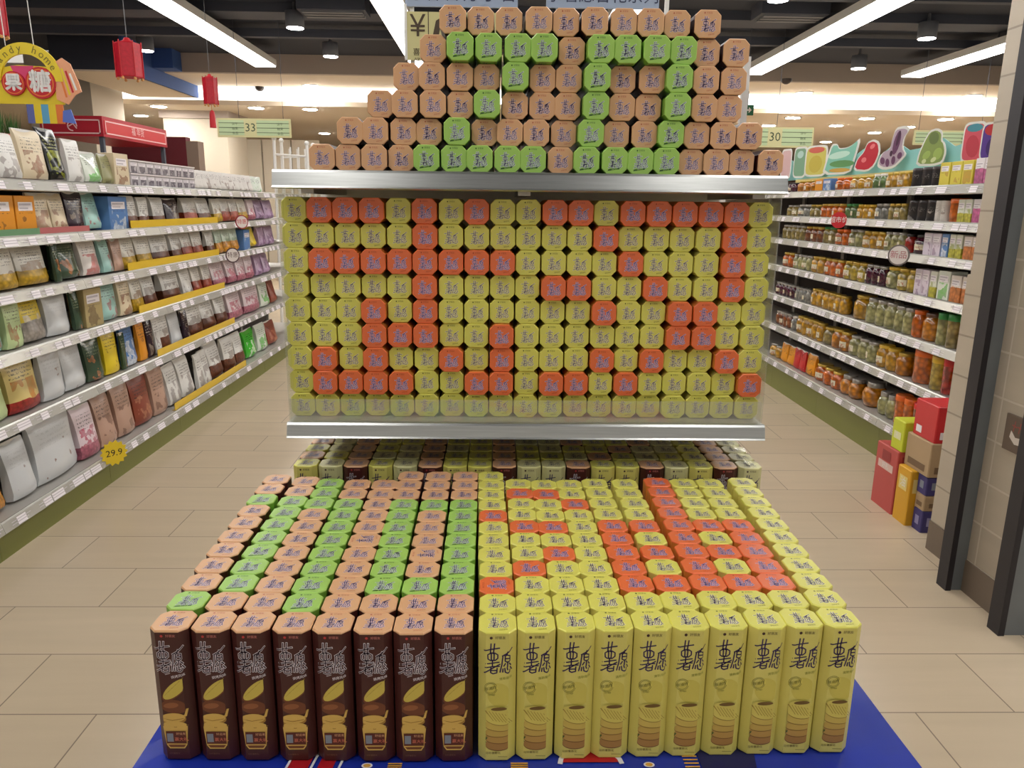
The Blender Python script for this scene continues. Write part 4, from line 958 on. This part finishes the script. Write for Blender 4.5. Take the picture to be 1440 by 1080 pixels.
floor_box(1.965, 2.15, 3.19, 3.37, .432, .60, mat('gift_red', (196, 36, 44), .4), 'gift_box', 'bright red box on top of the brown cardboard box', bands=[('print', .1, .3, .15, .4, TAGW, '')])

# ================================================================ HANGING SIGNS AND FAR THINGS
PALEG = mat('aisle_sign_green', (186, 204, 160), .6); PALEY = mat('aisle_sign_cream', (206, 200, 150), .6); LINE = mat('aisle_sign_line', (96, 112, 84), .6)
def aisle_sign(x0, x1, y0, y1, num, label, Y=9.0, frac=.42, fw=.12, hang=(-.2, .4)):
    a, c = at(x0, y0, Y=Y), at(x1, y1, Y=Y); wd = c.x-a.x; h = a.z-c.z+ (0.0)
    t = empty('aisle_sign', (a.x+wd/2, Y, c.z)); tag(t, label, 'sign')
    b = MB(); b.box((-wd/2, -.01, 0), (wd/2, .01, h), PALEY); b.build('frame', t)
    fn = lambda u, v: (u, -.0115, v); f2 = lambda u, v: (u, -.0125, v); n0, n1 = (frac-fw/2)*wd-wd/2, (frac+fw/2)*wd-wd/2
    b = MB()
    for (u0, u1) in ((-wd/2+.02, n0-.01), (n1+.01, wd/2-.02)):
        if u1 <= u0: continue
        b.poly([fn(u0, .02), fn(u1, .02), fn(u1, h-.02), fn(u0, h-.02)], PALEG)
        for k in range(1, 4): b.ribbon([(u0, h*k/4), (u1, h*k/4)], .007, LINE, f2)
        for k in range(3): b.text(('食品', '糖果', '饼干')[k], .034, u1-.10, h*(k+.5+.28)/4, LINE, f2)
    b.text(num, h*.62, (n0+n1)/2, h/2, mat('aisle_number', (70, 84, 60), .6), fn)
    b.build('printed_face', t)
    for u in (wd*hang[0], wd*hang[1]):
        b = MB(); b.tube([(u, 0, h), (u, 0, 3.44-c.z)], .0025, DARKPIPE, 6); b.build('hanger', t)
aisle_sign(305, 410, 166, 194, '33', 'pale green aisle sign hanging over the far end of candy shelving', frac=.45, fw=.15)
aisle_sign(1040, 1142, 178, 208, '30', 'pale green aisle sign hanging just beside the stacked tan boxes', frac=.48, fw=.17, hang=(-.44, 0))
aisle_sign(1286, 1380, 183, 205, '29', 'pale green aisle sign partly hidden behind the fruit cards', Y=9.6, frac=.9, fw=.1, hang=(-.44, .46))
p = at(1051, 155, Y=12.2); t = empty('exit_sign', p); tag(t, 'small green sign with white arrow under the bright cove', 'sign')
b = MB(); b.box((-.09, -.02, -.075), (.09, .02, .075), mat('exit_green', (14, 96, 62), .5)); b.build('case', t)
b = MB(); f = lambda u, v: (u, -.022, v); b.ribbon([(-.05, 0), (.03, 0)], .022, WHITE, f); b.poly([f(.015, -.045), f(.06, 0), f(.015, .045)], WHITE); b.build('arrow', t)
b = MB(); b.tube([(0, 0, .075), (0, 0, 3.19-p.z)], .006, GRILLE, 6); b.build('hanger', t)

# red paper lanterns
LANT = noise_mat('lantern_red', (206, 22, 48), (150, 10, 32), 60, .4, 3); GOLDL = mat('lantern_gold', (214, 160, 96), .5)
def lantern(x, y, Y, wpx, hpx, label, tassel):
    p = at(x, y, Y=Y); r = wpx/FPX*Y*.5*.97; h = hpx/FPX*Y*.97
    t = empty('paper_lantern', (p.x, p.y, p.z-h/2), (0, 0, .3)); tag(t, label, 'lantern', 'red lanterns over the candy shelving')
    b = MB(); b.lathe([(r*.96, 0), (r, h*.03), (r, h*.97), (r*.96, h)], LANT, 6, smooth=False)
    for k in range(6):
        a = 2*PI*k/6; b.tube([(r*1.02*math.cos(a), r*1.02*math.sin(a), -.004), (r*1.02*math.cos(a), r*1.02*math.sin(a), h+.008)], .004, RED, 6)
    b.build('shade', t)
    b = MB(); b.lathe([(r*.55, h), (r*.45, h+.012), (r*.3, h+.016), (r*.2, h+.03)], RED, 6, smooth=False); b.build('crown', t)
    b = MB()
    for k in range(6):
        a = 2*PI*k/6; c_, s_ = math.cos(a)*r*.9, math.sin(a)*r*.9; b.lathe([(.004, -.018), (.010, -.012), (.004, 0)], GOLDL, 8, (c_, s_, 0))
    b.build('fringe', t)
    if tassel:
        b = MB(); b.tube([(0, 0, 0), (0, 0, -.05)], .003, GOLDL, 6); b.lathe([(.028, -.20), (.024, -.09), (.018, -.06), (.006, -.05)], RED, 10); b.build('tassel', t)
    b = MB(); b.tube([(0, 0, h+.028), (0, 0, 3.44-(p.z-h/2))], .0025, GRILLE, 6); b.build('string', t)
lantern(181, 85, 5.0, 33, 43, 'large red paper lantern hanging beside the square pillar', False)
lantern(296, 128, 7.2, 18, 34, 'red paper lantern with tassel above aisle sign 33', True)
lantern(-6, 15, 4.2, 22, 60, 'red paper lantern cut off by the picture edge', False)

# hanging confectionery sign
Y = 4.0
P = lambda x, y: at(x, y, Y=Y)
ctr = P(38, 112); t = empty('confectionery_sign', ctr); tag(t, 'hanging confectionery sign with yellow arch and two red ringed characters', 'sign')
YEL = mat('candy_yellow', (222, 198, 40), .45); ORNG = mat('candy_orange', (222, 120, 50), .45); CBLUE = mat('candy_blue', (90, 160, 196), .45); CPINK = mat('candy_pink', (206, 60, 110), .45); CINK = mat('candy_ink', (110, 100, 30), .5)
u_ = lambda px: px/FPX*Y*1.0
def ring_pts(cx, cz, r, y, n=28): return [(cx+r*math.cos(2*PI*i/n), y, cz+r*math.sin(2*PI*i/n)) for i in range(n)]
b = MB(); n = 26; r0, r1 = u_(33), u_(47); oz = -u_(2)
inn = [(r0*math.cos(PI*i/n), oz+r0*math.sin(PI*i/n)) for i in range(n+1)]; out = [(r1*math.cos(PI*i/n), oz+r1*math.sin(PI*i/n)) for i in range(n+1)]
for yy, sgn in ((-.006, 1), (.006, -1)):
    vs = [(x, yy, z) for x, z in inn]+[(x, yy, z) for x, z in out]
    q = [(i, n+1+i, n+2+i, i+1) for i in range(n)]
    b.add(vs, q if sgn > 0 else [tuple(reversed(f)) for f in q], YEL)
for ring in (inn, out): b.add([(x, y, z) for y in (-.006, .006) for x, z in ring], [(i, i+1, n+2+i, n+1+i) for i in range(n)], YEL)
s = 'candy home'; rm = (r0+r1)/2
for i, ch in enumerate(s):
    if ch == ' ': continue
    a = PI*.86-PI*.72*i/(len(s)-1)
    b.text(ch, u_(13), rm*math.cos(a), oz+rm*math.sin(a), CINK, lambda u, v: (u, -.0072, v), a-PI/2)
b.build('arch', t)
b = MB(); z0, z1 = -u_(30), u_(18)
pts = [(-u_(46), z0), (u_(44), z0), (u_(46), -u_(6)), (u_(30), u_(16)), (-u_(10), z1), (-u_(34), u_(14)), (-u_(48), -u_(6))]
b.loft([[(x, .003, z) for x, z in pts], [(x, .012, z) for x, z in pts]], YEL)
b.poly([(-u_(20), .0022, z1-.004), (u_(10), .0022, z1-.004), (u_(2), .0022, -u_(8)), (-u_(8), .0022, -u_(10))], CPINK)
b.build('backing', t)
for k, (cx, cz, r, ch) in enumerate(((-u_(17), -u_(5), u_(15), '果'), (u_(18), -u_(4), u_(19.5), '糖'))):
    b = MB(); b.loft([ring_pts(cx, cz, r, .002), ring_pts(cx, cz, r, -.008)], RED); b.poly(list(reversed(ring_pts(cx, cz, r*.88, -.0086))), ORNG); b.poly(list(reversed(ring_pts(cx, cz, r*.8, -.009))), RED)
    b.text(ch, r*1.45, cx, cz, WHITE, lambda u, v: (u, -.0096, v))
    for du, dv in ((.004, 0), (-.004, 0), (0, .004), (0, -.004)): b.text(ch, r*1.45, cx+du, cz+dv, WHITE, lambda u, v: (u, -.0094, v))
    b.build('medallion', t)
b = MB()
for i, m in enumerate((mat('candy_indigo', (90, 100, 160), .45), YEL, CBLUE, YEL, ORNG)):
    x = -u_(6)+i*u_(9.5); b.box((x, .004, -u_(54)), (x+u_(9.5), .010, -u_(30)), m)
b.build('striped_panel', t)
b = MB(); cx = u_(54)
pts = [(cx-u_(18), u_(20)), (cx-u_(6), u_(27)), (cx+u_(4), u_(20)), (cx+u_(12), -u_(2)), (cx+u_(15), -u_(14)), (cx+u_(6), -u_(18)), (cx-u_(4), -u_(30)), (cx-u_(18), -u_(24))]
b.loft([[(x, -.004, z) for x, z in pts], [(x, .004, z) for x, z in pts]], mat('candy_peach', (226, 160, 120), .45))
for k in range(4): b.ribbon([(cx-u_(12)+k*u_(5), u_(16)-k*u_(3)), (cx-u_(5)+k*u_(4.5), -u_(20)+k*u_(3))], u_(2.6), (ORNG, YEL, RED, WHITE)[k], lambda u, v: (u, -.0052, v))
b.build('candy_cone', t)
b = MB(); pts = [(u_(42), -u_(38)), (u_(52), -u_(36)), (u_(57), -u_(54)), (u_(40), -u_(52))]
b.loft([[(x, -.003, z) for x, z in pts], [(x, .003, z) for x, z in pts]], mat('candy_cobalt', (84, 110, 190), .45)); b.build('candy_ribbon', t)
for u in (-u_(22), u_(14)):
    b = MB(); b.tube([(u, 0, oz+u_(43)), (u-u_(7), 0, 3.44-ctr.z)], .002, WHITE, 6); b.build('wire', t)
# planter and red boxes behind the top bags
LEAFG = noise_mat('grass_leaf', (70, 120, 50), (40, 80, 34), 30, .5)
zt = LZ[0]
for i, (x, nm) in enumerate(((18, 'red planter of green grass at the near end above the top candy shelf'), (38, 'red planter of green grass beside the black glossy pouch'))):
    yy = y_along(x, LX-.30, zt+.1)
    t = empty('grass_planter', (LX-.36, yy, zt)); tag(t, nm, 'plant', 'grass planters on the candy shelving')
    b = MB(); b.bevbox((-.05, -.055, 0), (.05, .055, .22), RED, .006); b.build('pot', t)
    rr = random.Random(i); b = MB()
    for k in range(70):
        a = rr.uniform(0, 2*PI); r = rr.uniform(0, .042); h = rr.uniform(.06, .12); q = Vector((r*math.cos(a), r*math.sin(a), .218)); ln = Vector((math.cos(a)*.02, math.sin(a)*.02, h))
        sd = Vector((-math.sin(a), math.cos(a), 0))*.003
        b.add([q-sd, q+sd, q+ln], [(0, 1, 2)], LEAFG)
    b.build('grass_blades', t)
b = MB(); yy = y_along(4, LX-.30, zt+.1); b.bevbox((-.06, -.07, 0), (.06, .07, .27), RED, .004); tag(b.build('gift_box', None, (LX-.36, yy-.08, zt)), 'red box behind white bags at near end of top candy shelf', 'box')

# red shop canopy at far left
CAN = mat('canopy_red', (168, 18, 40), .45); LINEW = mat('canopy_line', (232, 190, 190), .5); CANB = mat('canopy_bright', (196, 40, 44), .4)
a = at(146, 192, Y=8.0); z0, z1 = a.z, at(146, 163, Y=8.0).z; ln = 1.5; hw = .62
t = empty('shop_canopy', (a.x, 8.0, z0)); tag(t, 'red shop canopy with white outlined panels beyond the candy shelving', 'canopy')
h = z1-z0
b = MB(); b.box((-hw, 0, 0), (0, ln, h), CAN); b.box((-hw-.1, .05, -1.0), (-hw-.02, .1, 0), CAN); b.build('body', t)
def outline_(b, fn, u0, u1, v0, v1):
    b.ribbon([(u0, v0), (u1, v0)], .012, LINEW, fn); b.ribbon([(u0, v1), (u1, v1)], .012, LINEW, fn); b.ribbon([(u0, v0), (u0, v1)], .012, LINEW, fn); b.ribbon([(u1, v0), (u1, v1)], .012, LINEW, fn)
b = MB(); fn = lambda u, v: (u, -.004, v); outline_(b, fn, -hw+.03, -.03, .03, h-.04)
pts = [(-.30+.045*math.cos(k*PI/8), h/2+.045*math.sin(k*PI/8)) for k in range(13)]; b.ribbon(pts, .012, LINEW, fn); b.ribbon([(-.33, h/2), (-.29, h/2+.02), (-.26, h/2-.02)], .012, LINEW, fn)
b.build('front_panel', t)
b = MB(); b.add([(.002, .03, .02), (.002, ln-.03, .02), (.002, ln-.03, h-.03), (.002, .03, h-.03)], [(0, 1, 2, 3)], CANB)
fn = lambda u, v: (.006, u, v); outline_(b, fn, .05, ln-.05, .035, h-.045); b.text('福 年货', .09, ln*.5, h/2, LINEW, fn); b.build('side_panel', t)
for i, yy in enumerate((.02, ln-.06)):
    b = MB(); b.box((-.06, yy, -z0), (-.02, yy+.04, 0), DARKPIPE); b.build('leg', t)
b = MB(); b.box((-4.95, 10.2, 0), (-4.0, 10.35, 2.25), mat('dark_red_wall', (96, 22, 32), .7)); b.box((-4.0, 10.2, 0), (-3.85, 10.4, 2.2), WALLBACK); tag(b.build('partition'), 'dark red partition standing behind the shop canopy', 'partition')

# white wire rack behind the display
t = empty('wire_rack', (-2.38, 9.2, 0)); tag(t, 'white wire rack with ball tips behind the display gondola', 'rack')
zt = at(408, 197, Y=9.1).z
def bar(nm, pts, r=.008): b = MB(); b.tube(pts, r, WHITE, 8); return b
corners = [(-.17, -.15), (.20, -.15), (.20, .15), (-.17, .15)]
for i, (x, y) in enumerate(corners):
    zz = zt-(.0 if x < 0 else .05); b = MB(); b.tube([(x-.03 if x < 0 else x, y, 0), (x, y, zz)], .018, WHITE, 8); b.lathe([(.004, -.03), (.026, -.015), (.03, .002), (.02, .022), (.004, .03)], WHITE, 10, (x, y, zz+.012)); b.build('post', t)
for k in range(8):
    z = zt*(.12+.115*k)
    b = MB()
    for i in range(4):
        (xa, ya), (xb, yb) = corners[i], corners[(i+1) % 4]
        b.tube([(xa, ya, z), (xb, yb, z-.02)] if i % 2 == 0 else [(xa, ya, z-.02 if xa > 0 else z), (xb, yb, z if xb < 0 else z-.02)], .012, WHITE, 6)
    b.build('rail', t)
for k in range(1, 4):
    for y in (-.15, .15):
        b = MB(); x = -.17+.09*k; b.tube([(x, y, .2), (x, y, zt-.08)], .010, WHITE, 6); b.build('wire', t)
# smoke detectors and camera on the soffit
for x, y, z, lab in ((1106, 111, 3.2, 'dark dome camera under the beige soffit near the box stack'), (365, 122, 3.2, 'dark sprinkler head under the soffit above aisle sign 33')):
    p = at(x, y, Z=z); b = MB(); b.lathe([(.02, -.07), (.05, -.055), (.07, -.03), (.075, -.001)], mat('dome_dark', (60, 52, 50), .4), 16); tag(b.build('ceiling_dome', None, p), lab, 'camera')
